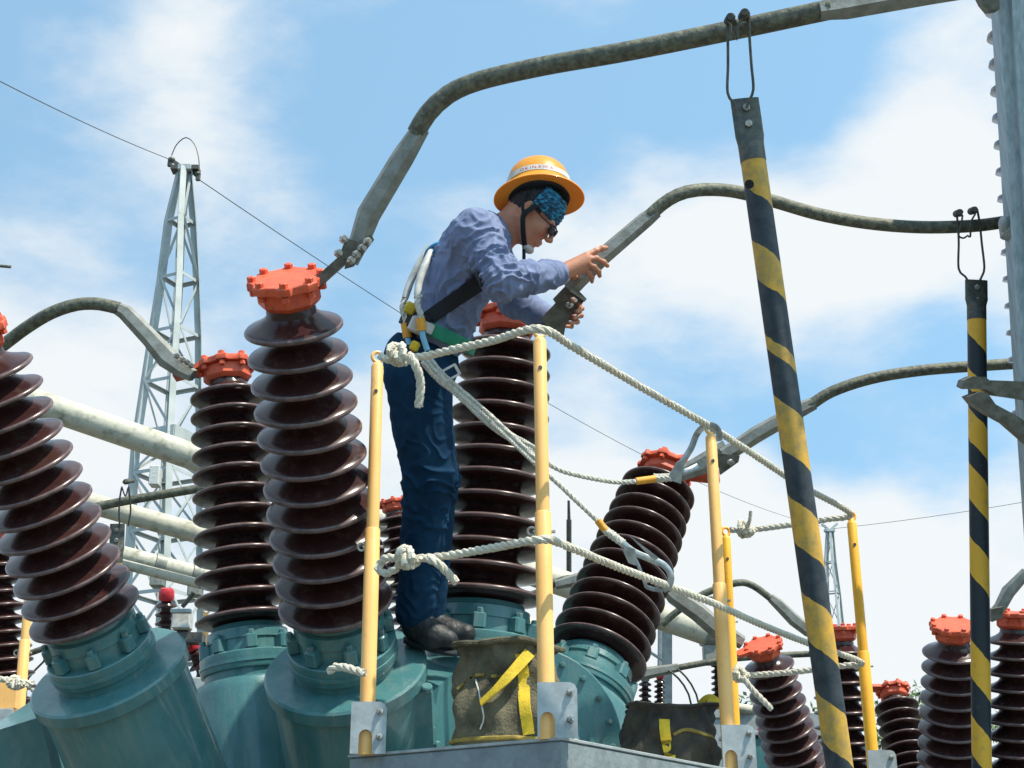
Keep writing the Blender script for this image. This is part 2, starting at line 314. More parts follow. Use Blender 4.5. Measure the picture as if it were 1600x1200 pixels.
# ------------------------------------------------------------------ bushings
def sheds(n=12, L0=1.0, core=(.105, .08), rim=(.190, .152), seg=56):
    prof = [(core[0] - .01, -.03), (core[0] - .005, -.005)]
    for i in range(n):
        t = i / (n - 1); z = .05 + (L0 - .105) * t; r = rim[0] + (rim[1] - rim[0]) * t; c = core[0] + (core[1] - core[0]) * t
        prof += [(c - .004, z - .036), (c + .008, z - .033), (r * .76, z - .028), (r * .90, z - .023), (r - .005, z - .0185), (r, z - .014), (r, z - .008), (r - .005, z - .003), (r * .86, z + .003), (c + (r - c) * .30, z + .016), (c + .006, z + .026), (c - .002, z + .034)]
    prof += [(core[1], L0 - .05), (core[1] - .004, L0 - .005), (core[1] - .01, L0 + .004)]
    return MB().lathe(prof, seg)
def make_bushing(tr, tlen=1.5, plate=True):
    r = thing('bushing', None, 'bushing')
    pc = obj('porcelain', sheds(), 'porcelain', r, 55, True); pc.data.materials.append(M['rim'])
    mi = []
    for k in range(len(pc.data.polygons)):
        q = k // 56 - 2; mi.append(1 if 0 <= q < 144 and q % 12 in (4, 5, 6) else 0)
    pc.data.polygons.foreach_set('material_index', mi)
    fl = MB(); fl.lathe([(.13, .01), (.135, -.005), (.15, -.012), (.152, -.05), (.146, -.052), (.146, -.10)][::-1], 40)
    for k in range(8):
        a = 2 * math.pi * (k + .3) / 8; u = Vector((math.cos(a), math.sin(a), 0)); v = Vector((-math.sin(a), math.cos(a), 0))
        fl.box(u * .160 + Vector((0, 0, -.072)), (.020, .021, .028), u, v, (0, 0, 1), .006)
    fl.lathe([(.180, -.165), (.182, -.16), (.182, -.104), (.178, -.100)], 48)
    fl.lathe([(.176, -.146), (.186, -.144), (.186, -.132), (.176, -.130)], 48)
    f = obj('mounting_flange', fl, 'teal', r, 40, True)
    for k in range(8):
        a = 2 * math.pi * (k + .3) / 8
        obj('bolt', MB().bolt((math.cos(a) * .166, math.sin(a) * .166, -.045), (0, 0, 1), .012, .016), 'teal2', f, 30, True)
    tu = MB()
    if plate: tu.lathe([(tr - .012, -tlen), (tr - .012, -.245), (tr + .008, -.24), (tr + .010, -.20), (tr + .002, -.193), (.17, -.193), (.17, -.165)], 64)
    else: tu.lathe([(tr, -tlen), (tr, -.235), (tr - .014, -.205), (tr - .03, -.196), (.17, -.196), (.17, -.165)], 64)
    obj('turret', tu, 'teal', r, 35, True)
    cp = MB(); cp.lathe([(.080, 1.0), (.088, 1.006), (.096, 1.016), (.096, 1.056), (.090, 1.062)], 8)
    ring = []
    for k in range(8):
        a = 2 * math.pi * k / 8
        for da, rr in ((-.24, .110), (-.15, .121), (.15, .121), (.24, .110)): ring.append(Vector((math.cos(a + da) * rr, math.sin(a + da) * rr, 0)))
    cp.loft([[p * .99 + Vector((0, 0, z)) for p in ring] for z in (1.060,)] + [[p + Vector((0, 0, z)) for p in ring] for z in (1.063, 1.080)] + [[p * .97 + Vector((0, 0, 1.084)) for p in ring]])
    c = obj('top_cap', cp, 'orange', r, 35, True)
    for k in range(8):
        a = 2 * math.pi * k / 8; p = (math.cos(a) * .105, math.sin(a) * .105, 1.084)
        b = MB().lathe([(.006, -.044), (.012, -.043), (.012, -.028), (.006, -.027), (.006, 0), (.013, 0), (.013, .012), (.010, .014)], 6, p)
        obj('bolt', b, 'orange', c, 30, True)
    return r
def add_tongue(r, length=.12, rise=.02):
    c = [x for x in SC.objects if x.parent == r and x.name.startswith('top_cap')][0]
    m = MB(); m.prism([(.10, -.045, 1.066), (.10, .045, 1.066), (.10 + length, .036, 1.066 + rise), (.10 + length, -.036, 1.066 + rise)], (0, 0, .02))
    obj('terminal_pad', m, 'orange', c, 30, True)
def place(r, base, top, toward, rad=1.0):
    z = top - base; s = z.length / 1.0; z.normalize(); x = (Vector(toward) - z * Vector(toward).dot(z)).normalized(); y = z.cross(x)
    r.matrix_world = Matrix.Translation(base) @ Matrix((x, y, z)).transposed().to_4x4() @ Matrix.Diagonal((s * rad, s * rad, s, 1))
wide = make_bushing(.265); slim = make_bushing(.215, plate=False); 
used = set()
def bushing(kind, b, t, toward, label, group=None, tongue=None, rad=1.0):
    src = wide if kind == 'w' else slim
    r = src if src not in used else copy_tree(src)
    used.add(src)
    place(r, P(*b), P(*t), toward, rad); tag(r, label, 'bushing', group)
    if tongue: TONG.append((r, tongue))
    return r
TONG = []
GB = 'brown porcelain bushings of the breakers in front'; GF = 'brown porcelain bushings in the row behind on the right'
bA = bushing('w', (138, 972, 4.50), (-34, 552, 4.20), (1, 0, 0), 'brown bushing leaning hard to the left at the left edge, on its wide teal turret', GB)
bC = bushing('w', (527, 958, 4.88), (454, 478, 4.48), (1, .1, 0), 'tall glossy brown bushing left of the worker, its bolted orange cap tilted toward the viewer', GB, rad=.93)
bB = bushing('s', (386, 985, 5.55), (356, 598, 5.90), (-1, 0, -.1), 'brown bushing seen from below between the leaning left one and the tall glossy one', GB, (.11, -.02))
bD = bushing('s', (754, 950, 5.52), (791, 524, 5.88), (1, -.25, 0), 'dark brown bushing right behind the worker, its orange cap at his waist', GB, (.12, .01), rad=1.1)
bE = bushing('s', (928, 1035, 5.62), (1034, 752, 6.22), (1, -.2, 0), 'brown bushing leaning to the right beyond the railing, between the tool bags', GB, (.12, .0), rad=1.12)
bushing('w', (1262, 1262, 7.3), (1197, 1026, 7.15), (-1, -.3, 0), 'small brown bushing leaning left with tilted orange cap, behind the third yellow post', GF, (.07, .0))
bushing('s', (1330, 1290, 8.3), (1312, 1002, 8.5), (1, 0, 0), 'small brown bushing partly hidden by the big striped pole and the last yellow post', GF)
bushing('s', (1450, 1310, 8.6), (1398, 1092, 9.2), (-1, -.2, 0), 'lowest brown bushing in the right background, bending away beside the green trees', GF, (.10, 0))
bushing('w', (1488, 1290, 8.1), (1490, 1000, 7.9), (1, .2, 0), 'brown bushing with flat orange cap just left of the thin striped pole', GF)
bushing('s', (1592, 1290, 8.0), (1586, 982, 8.1), (-1, 0, 0), 'brown bushing cut by the right edge of the picture', GF)
bushing('s', (652, 1010, 7.2), (618, 800, 7.4), (1, 0, 0), 'far brown bushing with orange cap glimpsed between the first yellow post and the worker', GB)
bushing('s', (8, 1110, 6.9), (-8, 850, 7.1), (1, 0, 0), 'far brown bushing at the left edge behind the leaning one', GB)
for r, (l, h) in TONG: add_tongue(r, l, h)
# tank housing under the middle bushings
tk = thing('breaker_tank', 'teal bolted breaker tank behind the brown tool bag and platform, under the bushings', 'breaker tank', P(830, 1300, 5.5))
ax = Vector((.12, -.95, -.08)).normalized(); c0 = P(822, 1165, 5.15)
m = MB(); m.lathe([(.34, -.85), (.34, 0)], 56, c0 - ax * .03, ax)
obj('drum', m, 'teal', tk)
x, y, z = frame(ax)
pl = obj('end_plate', MB().lathe([(.352, -.03), (.356, -.026), (.356, -.004), (.352, 0)], 56, c0, ax), 'teal', tk)
for k in range(22):
    a = 2 * math.pi * (k + .5) / 22
    obj('bolt', MB().bolt(c0 + (x * math.cos(a) + y * math.sin(a)) * .318, ax, .012, .014, shank=.01), 'teal2', pl, 30)
m = MB(); m.prism([P(596, 1079, 4.86), P(674, 1082, 4.90), P(684, 1330, 4.95), P(590, 1330, 4.93)], P(662, 1026, 5.30) - P(596, 1079, 4.86))
obj('side_housing', m, 'teal', tk)
for q_, a_, r_ in ((P(667, 1078, 4.89), UP - FW * .5, .02), (P(674, 1140, 4.93), RT - FW, .013), (P(682, 1163, 4.93), RT - FW, .013)): obj('bolt', MB().bolt(q_, a_, r_, r_, 8), 'teal2', tk)
# lower bodies of the tanks under the other turrets, below the frame
m = MB(); m.lathe([(.5, 0), (.55, .05), (.55, .95), (.5, 1.0)], 48, (-.9, 5.6, .25)); m.box((-.9, 5.6, .13), (.6, .6, .13))
t2 = thing('breaker_tank', 'teal round tank standing on the ground under the leaning left turret', 'breaker tank', (-.9, 5.6, 0)); obj('drum', m, 'teal', t2)
# ------------------------------------------------------------------ conductors
def conductor(label, rods, sleeves, plates=(), bolts=(), group='weathered conductor rods between the bushings', r=.025, name='conductor'):
    allp = [P(*p) for p in rods[0]]; t = thing(name, label, 'conductor', allp[0], group)
    for rd in rods: obj('rod', MB().tube(catmull([P(*p) for p in rd], .03), r, 14), 'rod', t)
    for sl in sleeves:
        pts = [P(*p) for p in sl[0]]; obj('sleeve', MB().tube(pts, [v for v in sl[1]], 6, ref=(0, 1, 0), flat=sl[2] if len(sl) > 2 else .85), 'sleeve', t, 25)
    for poly, d, th, mt in plates:
        q = [P(a, b, d) for a, b in poly]; obj('clamp', MB().prism(q, FW * th), mt, t, 25)
    for px, py, d in bolts:
        p = P(px, py, d); obj('bolt', MB().bolt(p, -FW + RT * .4, .014, .016, shank=.016), 'bolt', t, 30)
    return t
conductor('thick dark conductor arching across the top of the picture from the tall glossy bushing',
    [[(650, 208, 4.470), (668, 178, 4.454), (700, 148, 4.438), (750, 126, 4.406), (850, 103, 4.343), (980, 80, 4.248), (1130, 50, 4.191), (1300, 14, 4.079)]],
    [([(658, 200, 4.470), (630, 245, 4.470), (576, 335, 4.470), (562, 375, 4.470), (545, 408, 4.470)], (.030, .038, .040, .034, .033)), ([(1280, 18, 4.079), (1320, 12, 4.079), (1450, -12, 4.048), (1560, -30, 4.000)], (.03, .04, .042, .042))],
    [([(540, 372), (560, 378), (552, 400), (498, 448), (494, 432), (530, 400)], 4.42, .035, 'clampd'), ([(546, 384), (580, 366), (584, 374), (552, 416), (538, 420)], 4.40, .015, 'clampd')],
    [(573, 378, 4.359), (565, 388, 4.359), (556, 398, 4.359), (548, 407, 4.359), (536, 374, 4.391), (528, 396, 4.391)], r=.030)
conductor('conductor under the hands of the worker, curving over to the grey column',
    [[(1014, 338, 5.15), (1034, 320, 5.15), (1058, 305, 5.15), (1090, 297, 5.17), (1140, 298, 5.2), (1200, 312, 5.25), (1280, 335, 5.3), (1360, 349, 5.35), (1440, 355, 5.4), (1520, 353, 5.4), (1576, 346, 5.45)]],
    [([(1026, 330, 5.15), (1010, 342, 5.15), (940, 402, 5.12), (905, 436, 5.11), (890, 452, 5.12)], (.025, .031, .033, .034, .034))],
    [([(864, 467), (884, 446), (896, 446), (916, 466), (905, 481), (896, 488), (884, 508), (880, 530), (862, 522), (845, 498), (868, 473)], 5.11, .02, 'clampd'),
     ([(893, 451), (917, 467), (914, 471), (890, 455)], 5.085, .03, 'sleeve')],
    [(894, 470, 5.09), (888, 477, 5.09)], r=.024)
conductor('conductor at lower right rising from the leaning bushing toward the grey column',
    [[(1262, 636, 6.0), (1300, 612, 6.0), (1360, 592, 6.0), (1430, 580, 6.0), (1510, 573, 6.0), (1640, 565, 6.0)]],
    [([(1272, 630, 6.0), (1250, 640, 6.0), (1180, 680, 6.0), (1150, 700, 6.0), (1130, 712, 6.0)], (.028, .034, .036, .034, .034)), ([(1138, 704, 6.02), (1092, 728, 6.03), (1060, 742, 6.04)], (.05, .042, .03), .4)],
    [([(1122, 708), (1156, 712), (1154, 722), (1126, 742)], 5.95, .03, 'clampd')], [(1140, 722, 5.93)], r=.024)
conductor('conductor at upper left bending down onto the orange cap of the second bushing',
    [[(-60, 585, 6.0), (0, 543, 6.0), (40, 513, 5.95), (80, 489, 5.9), (120, 476, 5.9), (155, 475, 5.9), (186, 482, 5.9)]],
    [([(180, 480, 5.9), (196, 488, 5.9), (236, 530, 5.88), (262, 560, 5.86), (285, 578, 5.84), (302, 587, 5.82)], (.026, .034, .038, .046, .036, .028), .8)],
    [([(256, 560), (262, 556), (296, 580), (312, 592), (300, 590), (280, 578)], 5.84, .03, 'clampd')], [(276, 556, 5.8), (285, 562, 5.8), (292, 566, 5.8), (298, 571, 5.8)], r=.027)
conductor('thin conductor arching down to the small bushing in the lower right background',
    [[(1034, 976, 8), (1060, 954, 8), (1100, 928, 8), (1150, 911, 8), (1176, 915, 8), (1208, 938, 8)]], [([(1204, 934, 8), (1216, 944, 8), (1240, 968, 8), (1262, 985, 8), (1290, 996, 8)], (.026, .033, .038, .036, .03))], r=.02)
conductor('flat pale conductor sleeve slanting down behind the hook and third yellow post',
    [[(1010, 900, 7.2), (1040, 916, 7.2), (1046, 925, 7.2)]], [([(1042, 922, 7.2), (1052, 930, 7.2), (1090, 956, 7.2), (1120, 982, 7.2), (1160, 1004, 7.2)], (.03, .045, .05, .05, .035))], r=.026)
conductor('thin dark bus rod running level behind the small leaning bushing',
    [[(992, 1056, 8.6), (1040, 1047, 8.6), (1140, 1030, 8.6), (1260, 1022, 8.6), (1330, 1022, 8.6)]], [([(1000, 1054, 8.55), (1060, 1043, 8.55)], (.04, .025))], r=.019)
conductor('conductor end dropping to the bushing at the right edge', [[(1640, 860, 7.9), (1600, 900, 7.9)]], [([(1604, 894, 7.9), (1575, 925, 7.9), (1562, 950, 7.9), (1548, 964, 7.9)], (.03, .038, .034, .03))],
    [([(1548, 952), (1568, 948), (1566, 966), (1550, 972)], 7.85, .03, 'clampd')], r=.026)
conductor('short dark rod crossing in front of the lattice tower behind the left bushing', [[(130, 797, 7.0), (200, 782, 7.0), (330, 760, 7.0)]], [], r=.022)
conductor('short bent rod passing between the middle bushings', [[(800, 938, 7.5), (850, 922, 7.5), (880, 905, 7.5), (930, 902, 7.5)]], [([(868, 914, 7.48), (900, 906, 7.48), (925, 900, 7.48)], (.025, .035, .03))], r=.018)
conductor('short rod end at the upper left picture edge', [[(-40, 412, 9), (17, 417, 9)]], [], r=.01)
conductor('short olive rod behind the yellow post at far left', [[(20, 1030, 7.6), (60, 1016, 7.6), (110, 1000, 7.6)]], [], r=.016)
# ------------------------------------------------------------------ pale pipes
def pipe(label, a, b, r, collars=()):
    t = thing('bus_pipe', label, 'pipe', P(*a), 'pale bus pipes running behind the bushings'); A, B = P(*a), P(*b)
    m = MB().tube(catmull([A, B], .4), r, 28); obj('tube', m, 'pipe', t)
    for k in collars:
        c = A.lerp(B, k); z = (B - A).normalized(); m = MB().lathe([(r + .004, -.04), (r + .012, -.036), (r + .012, .036), (r + .004, .04)], 28, c, z)
        m.box(c - Vector((0, 0, r + .05)), (.05, .05, .06), bev=.01); obj('collar', m, 'sleeve', t)
    return t
pipe('thickest pale pipe sloping down to the right behind the bushings', (-30, 600, 8.2), (1126, 996, 8.8), .079, (.985,))
pipe('second pale pipe, lower, in front of the lattice tower', (90, 772, 8.4), (960, 1016, 9.6), .062)
pipe('thin pale pipe with clamps below the other two at left', (170, 876, 8.6), (420, 940, 8.9), .030)
pipe('faint pale pipe just behind the thin one at left', (190, 866, 10.2), (420, 926, 10.6), .062, (.25, .5))
pipe('pale pipe low between the bushing and the second yellow post', (724, 962, 8.0), (900, 1000, 8.2), .034)
pipe('pale green pipe low behind the third yellow post', (1100, 1098, 9.0), (1260, 1122, 9.4), .03)

q5 = [(-40, 1152, 4.72), (64, 1120, 4.72), (110, 1340, 4.72), (-40, 1340, 4.72)]
obj('side_housing', MB().prism([P(*v) for v in q5], P(92, 1076, 5.15) - P(5, 1132, 4.72)), 'teal', t2, 30)
# ------------------------------------------------------------------ small post insulators and far apparatus
def PY(px, py, Y):
    r = P(px, py, 1) - CAM; return CAM + r * (Y / r.y)
def post_insulator(label, base, top, n, rr, cap='red', group='small post insulators far behind', mount=True):
    a, b = P(*base), P(*top); z = b - a; h = z.length; z.normalize(); t = thing('post_insulator', label, 'insulator', a, group)
    prof = [(rr * .5, -.01)]
    for i in range(n):
        q = h * (i + .5) / n; s = h / n
        prof += [(rr * .48, q - s * .25), (rr * .95, q - s * .22), (rr, q - s * .12), (rr * .9, q + s * .02), (rr * .5, q + s * .3)]
    prof.append((rr * .45, h)); obj('porcelain', MB().lathe(prof, 28, a, z), 'porcelain', t, 50)
    obj('cap', MB().lathe([(rr * .62, 0), (rr * .7, .01), (rr * .7, rr * .8), (rr * .5, rr * 1.1)], 20, b, z), cap, t, 40)
    if mount:
        m = MB(); m.box(a - Vector((0, 0, .05)), (rr * 1.5, rr * 1.5, .05), bev=.01); m.bar(a - Vector((0, 0, .1)), (a.x, a.y, 0), .1, .1); obj('support', m, 'galv', t)
    return t
post_insulator('small insulator with bright red cap under the thin pale pipes at left', (258, 1008, 8.8), (260, 938, 8.8), 5, .068, mount=True)
post_insulator('small tilted insulator with red cap beside the grey junction box, left of the second bushing', (322, 1062, 8.6), (302, 1016, 8.6), 3, .07)
post_insulator('small dark insulator right of the leaning bushing, nearer the right of the pair', (1031, 1100, 8.7), (1031, 1060, 8.7), 5, .036)
post_insulator('small dark insulator right of the leaning bushing, nearer the left of the pair', (1008, 1100, 8.7), (1008, 1064, 8.7), 4, .04, 'galv')
post_insulator('tall thin dark insulator just left of the third yellow post', (1122, 1100, 8.8), (1121, 1016, 8.8), 9, .042, 'galv')
post_insulator('low dark insulator with red cap at the bottom behind the small leaning bushing', (1196, 1222, 8.2), (1194, 1152, 8.2), 4, .055)
t = thing('junction_box', 'grey junction box hanging beside the red capped insulator at left', 'junction box', P(285, 975, 8.5))
obj('box', MB().box(P(285, 970, 8.5), (.055, .05, .055), bev=.008), 'plastic', t); obj('box_lid', MB().box(P(283, 955, 8.42), (.06, .02, .012), bev=.003), 'galv', t)
m = MB().tube(catmull([P(285, 948, 8.5), P(296, 935, 8.5), P(303, 925, 8.5)], .05), .014, 8); obj('bracket', m, 'darksteel', t); m = MB(); m.bar(P(287, 985, 8.5), P(287, 1010, 8.5), .07, .07); m.box(P(292, 998, 8.5), (.1, .05, .03)); obj('support', m, 'darksteel', t)
t = thing('support_beam', 'pale steel beam low behind the third yellow post and small leaning bushing', 'beam', P(1180, 1150, 9))
m = MB(); A, B = P(1090, 1132, 9.2), P(1330, 1134, 9.2); m.bar(A, B, .14, .12); m.bar(A + Vector((0, 0, -.1)), B + Vector((0, 0, -.1)), .2, .02); obj('web', m, 'galv', t)
m = MB(); m.bar((A.x + .2, A.y, 0), A + Vector((.2, 0, -.12)), .16, .16); m.bar((B.x, B.y, 0), B + Vector((0, 0, -.12)), .16, .16); obj('leg', m, 'galv', t)
t = thing('control_box', 'dark green control cabinet low behind the third yellow post', 'cabinet', P(1170, 1260, 7.9)); b = P(1170, 1205, 7.9)
obj('cabinet', MB().box((b.x, b.y, b.z - .1), (.12, .12, .28), bev=.02), 'teal', t); obj('lid', MB().box((b.x, b.y, b.z + .19), (.14, .14, .012), bev=.004), 'galv', t)
t = thing('lightning_rod', 'thin dark spike rising between the second yellow post and the leaning bushing', 'lightning rod', P(889, 1100, 9.5))
obj('spike', MB().tube([P(888.5, 782, 9.5), P(889, 812, 9.5)], .009, 8, r2=.012), 'darksteel', t); obj('mast', MB().tube([P(889, 812, 9.5), P(889, 1150, 9.5)], .018, 10), 'darksteel', t)
def wire(label, pts, r, name='cable', cat='cable', group=None, m='darksteel'):
    return tag(obj(name, MB().tube(catmull([P(*p) for p in pts], .1), r, 6), m), label, cat, group)
wire('thin black cable curving down from the level bus rod, left one of two', [(1044, 1047, 8.5), (1060, 1060, 8.5), (1076, 1085, 8.5), (1086, 1130, 8.5)], .006)
wire('thin black cable curving down from the level bus rod, right one of two', [(1058, 1045, 8.5), (1072, 1058, 8.5), (1088, 1085, 8.5), (1098, 1130, 8.5)], .006)
wire('thin dark cable hanging behind the yellow post at far left', [(76, 1008, 7.5), (68, 1034, 7.5), (44, 1060, 7.5), (40, 1100, 7.5)], .006)
t = thing('steel_frame', 'slim pale steel frame with stay rods just right of the leaning bushing', 'steel frame', P(1034, 1300, 11))
m = MB(); m.angle(P(1036, 1300, 11), P(1036, 960, 11), .07, .01); m.angle(P(1026, 1300, 11), P(1030, 968, 11.3), .05, .01); obj('leg', m, 'galv', t)
m = MB(); m.bar(P(1026, 978, 11), P(1040, 972, 11), .05, .05); m.tube([P(1014, 1018, 11), P(1036, 1032, 11)], .012, 6); obj('brace', m, 'galv', t)
# ------------------------------------------------------------------ lattice towers
def tower(label, rows, Y, ang, leg, brace, cables=True):
    top = PY(rows[0][1], rows[0][0], Y); lev = []
    for y, x, hw in rows:
        c = PY(x, y, Y); lev.append((Vector(c), hw * (c - CAM).dot(FW) / F))
    t = thing('lattice_tower', label, 'tower', (lev[-1][0].x, Y, 0))
    # extend to the ground
    c1, h1 = lev[-1]; lev.append((Vector((c1.x, c1.y, 0)), h1 * 1.25))
    def corner(l, k): a = ang + k * math.pi / 2; return l[0] + Vector((math.cos(a), math.sin(a), 0)) * l[1]
    for k in range(4):
        m = MB()
        for i in range(len(lev) - 1): m.angle(corner(lev[i + 1], k), corner(lev[i], k), leg, leg * .14, ref=(lev[0][0] - corner(lev[-2], k)) * Vector((1, 1, 0)))
        obj('leg', m, 'white', t, 30)
    for i in range(1, len(lev) - 1):
        m = MB(); nx = lev[i + 1] if i + 1 < len(lev) else None
        for k in range(4):
            a, b = corner(lev[i], k), corner(lev[i], (k + 1) % 4); m.angle(a, b, brace, brace * .14, ref=(0, 0, -1))
            p, q = (k, (k + 1) % 4) if (i + k) % 2 else ((k + 1) % 4, k)
            m.bar(corner(lev[i], p), corner(lev[i - 1], q), brace * .8, brace * .15)
            if i >= 7: m.bar(corner(lev[i], q), corner(lev[i - 1], p), brace * .7, brace * .15)
        obj('brace', m, 'white', t, 30)
    l = lev[0]; m = MB(); m.box(l[0], (l[1] * 1.2, l[1] * 1.2, .05), bev=.01); obj('head_plate', m, 'galv', t)
    return t, lev
TW, lev = tower('tall white lattice tower rising behind the left bushings', [(265, 290, 9), (345, 284, 22), (435, 281, 30), (520, 276, 38), (600, 270, 44), (692, 264, 52), (742, 262, 54), (832, 260, 56), (930, 257, 60), (1030, 254, 64)], 20, R(-70), .095, .05)
t5, h5 = lev[5]; m = MB()
for k in range(4):
    a, b = [t5[0:3] for _ in (0, 1)]; a = Vector(t5) + Vector((math.cos(R(-70) + k * math.pi / 2), math.sin(R(-70) + k * math.pi / 2), 0)) * h5 * 1.12; b = Vector(t5) + Vector((math.cos(R(20) + k * math.pi / 2), math.sin(R(20) + k * math.pi / 2), 0)) * h5 * 1.12
    m.bar(a, b, .22, .03, ref=(0, 0, 1))
obj('collar', m, 'white', TW)
m = MB(); q = PY(243, 745, 19.4); m.box(q, (.07, .1, .14), bev=.01); obj('sign_box', m, 'plastic', TW)
m = MB(); q = lev[0][0]
for sx, px, py in ((-1, 268, 250), (1, 308, 272)):
    e = PY(px, py, 20); m.bar(q, e, .05, .04); m.ell(e, (.06, .06, .05)); m.box(e + Vector((sx * .02, 0, -.07)), (.035, .03, .05), bev=.01)
m.box(q, (.22, .1, .035)); obj('wire_clamp', m, 'darksteel', TW)
obj('jumper_loop', MB().tube(catmull([PY(268, 243, 20), PY(276, 226, 20), PY(290, 215, 20), (PY(303, 224, 20)), PY(310, 245, 20), PY(312, 270, 20)], .05), .009, 6), 'darksteel', TW)
tower('tiny white lattice tower far off between the striped pole and last yellow post', [(830, 1296, 5), (878, 1297, 9), (925, 1300, 13), (978, 1304, 15), (1040, 1306, 18)], 58, R(-70), .085, .045)
T2 = [o for o in SC.objects if o.name == 'lattice_tower.001'][0]
e = PY(1296, 829, 58); m = MB(); m.bar(e, e + Vector((-.3, 0, .3)), .09, .09); m.bar(e, e + Vector((.36, 0, .3)), .09, .09); m.box(e, (.22, .1, .05)); obj('wire_clamp', m, 'galv', T2)
def wire2(label, A, B, sag, r):
    pts = [A.lerp(B, i / 40) - Vector((0, 0, sag * 4 * (i / 40) * (1 - i / 40))) for i in range(41)]
    return tag(obj('overhead_wire', MB().tube(pts, r, 6), 'darksteel'), label, 'wire', 'overhead ground wires on the lattice towers')
wire2('overhead wire running from the upper left corner to the tall lattice tower', PY(-60, 96, 12), PY(268, 250, 20), .05, .006)
wire2('long overhead wire from the tall lattice tower, behind the worker, to the tiny tower', PY(310, 280, 20), PY(1292, 824, 58), .9, .0075)
wire2('faint overhead wire running right from the tiny far tower', PY(1302, 826, 58), PY(1680, 770, 50), .1, .010)
# ------------------------------------------------------------------ platform and railing
ga = R(34.7); da = Vector((math.sin(ga), math.cos(ga), 0)); db = Vector((-math.cos(ga), math.sin(ga), 0))
K = P(878, 1154, 3.98); LA, LB = 2.35, .78
def at_on(px, py):  # where the ray of a point on the platform's top plane lands
    r = P(px, py, 1) - CAM; return CAM + r * ((K.z - CAM.z) / r.z)
pf = thing('work_platform', 'grey work platform with railing sockets at the bottom centre, the bags standing on it', 'platform', K)
cc = K + da * LA / 2 + db * LB / 2
obj('deck', MB().box(cc - Vector((0, 0, .13)), (LA / 2, LB / 2, .125), da, db, (0, 0, 1), .004), 'fascia', pf)
obj('rim', MB().box(cc, (LA / 2 + .004, LB / 2 + .004, .005), da, db, (0, 0, 1), .002), 'galv', pf)
m = MB(); m.box((cc.x, cc.y, cc.z / 2 - .13), (.12, .12, cc.z / 2 - .13)); m.box((cc.x, cc.y, .1), (.9, .5, .1), da, db); obj('mast', m, 'fascia', pf)
GP = 'yellow railing posts of the work platform'
def rail_post(label, foot, top, d, split, mat_='cream', bx=(-.028, .085), hook=True, hole=None, bracket=True):
    a = P(*foot, d); b = PY(*top, a.y); t = thing('railing_post', label, 'post', a, GP)
    z = (b - a).normalized(); s = PY(foot[0] + (top[0] - foot[0]) * (foot[1] - split) / (foot[1] - top[1]), split, a.y)
    obj('lower_tube', MB().lathe([(.0245, 0), (.0245, (s - a).length - .004), (.022, (s - a).length)], 24, a, z), mat_, t)
    obj('upper_tube', MB().lathe([(.0205, 0), (.0205, (b - s).length - .03), (.014, (b - s).length - .018), (.008, (b - s).length - .014)], 24, s, z), mat_, t)
    obj('eye_ring', MB().torus(b + z * .004, (.35, -1, 0), .018, .0065), mat_, t)
    q = s + z * ((b - s).length - .125); obj('pin_hole', MB().lathe([(.0065, 0), (.0065, .003)], 12, q + Vector((0, -.0195, 0)), (0, -1, 0)), 'darksteel', t)
    q = s - z * .06; m = MB(); m.torus(q + Vector((-.034, 0, 0)), (0, 1, .2), .012, .004); m.tube([q + Vector((-.03, 0, 0)), q + Vector((.036, 0, 0))], .005, 8); obj('ring_pin', m, 'bolt', t)
    if bracket:
        x0, x1 = bx; o = a + Vector((0, -.034, 0)); H = .155; pl = []
        for (u, v) in [(x0, 0), (-.021, 0), (-.021, .052)] + [(.020 * math.cos(R(180 - 18 * i)), .052 + .020 * math.sin(R(180 - 18 * i))) for i in range(1, 10)] + [(.021, .052), (.021, 0), (x1, 0), (x1, H - .02), (x1 - .007, H - .006), (x1 - .02, H), (x0, H)]:
            pl.append(o + Vector((u, 0, v)))
        f = obj('socket_bracket', MB().prism(pl, (0, -.006, 0)), 'galv', t, 30)
        m = MB(); m.box(a + Vector(((x0 + x1) / 2 + .012, .0, H / 2)), ((x1 - x0) / 2 - .02, .004, H / 2 - .01)); obj('back_plate', m, 'galv', t)
        for zz in (.125, .05): obj('bolt', MB().bolt(o + Vector((x1 - .022, -.006, zz)), (.4, -1, 0), .010, .012, shank=.012), 'bolt', f, 30)
    return a, b, t
p1 = rail_post('leftmost peach yellow railing post, in front of the glossy brown bushing', (572, 1180), (590, 560), 4.34, 826, bx=(-.046, .062))
p2 = rail_post('nearest and tallest yellow railing post, at the platform corner in front of the worker', (855, 1156), (843, 520), 4.02, 800)
p3 = rail_post('yellow railing post right of the leaning bushing, third from the left', (1141, 1208), (1110, 672), 4.82, 912, bx=(-.028, .085))
p4 = rail_post('deep yellow railing post at the right beside the big striped pole', (1368, 1236), (1330, 808), 5.7, 1018, 'yellow')
p5 = rail_post('short upper part of a yellow railing post hidden behind the third post', (1152, 1240), (1134, 832), 5.98, 950, 'yellow', bracket=False)
rail_post('far yellow post of another platform behind the leaning left bushing', (22, 1210), (48, 892), 6.4, 1000, 'cream', bracket=False)
rail_post('far yellow post between the left two turrets', (316, 1110), (322, 955), 8.6, 1000, 'cream', bracket=False)
t = thing('platform_gate', 'yellow crossbar with grey plate at the lower left edge', 'gate', P(-10, 1100, 6.4)); obj('bar', MB().bar(P(-40, 1088, 6.42), P(28, 1086, 6.42), .12, .05, ref=(0, 0, 1)), 'cream', t)
obj('plate', MB().box(P(-5, 1125, 6.35), (.07, .01, .05), bev=.004), 'galv', t)
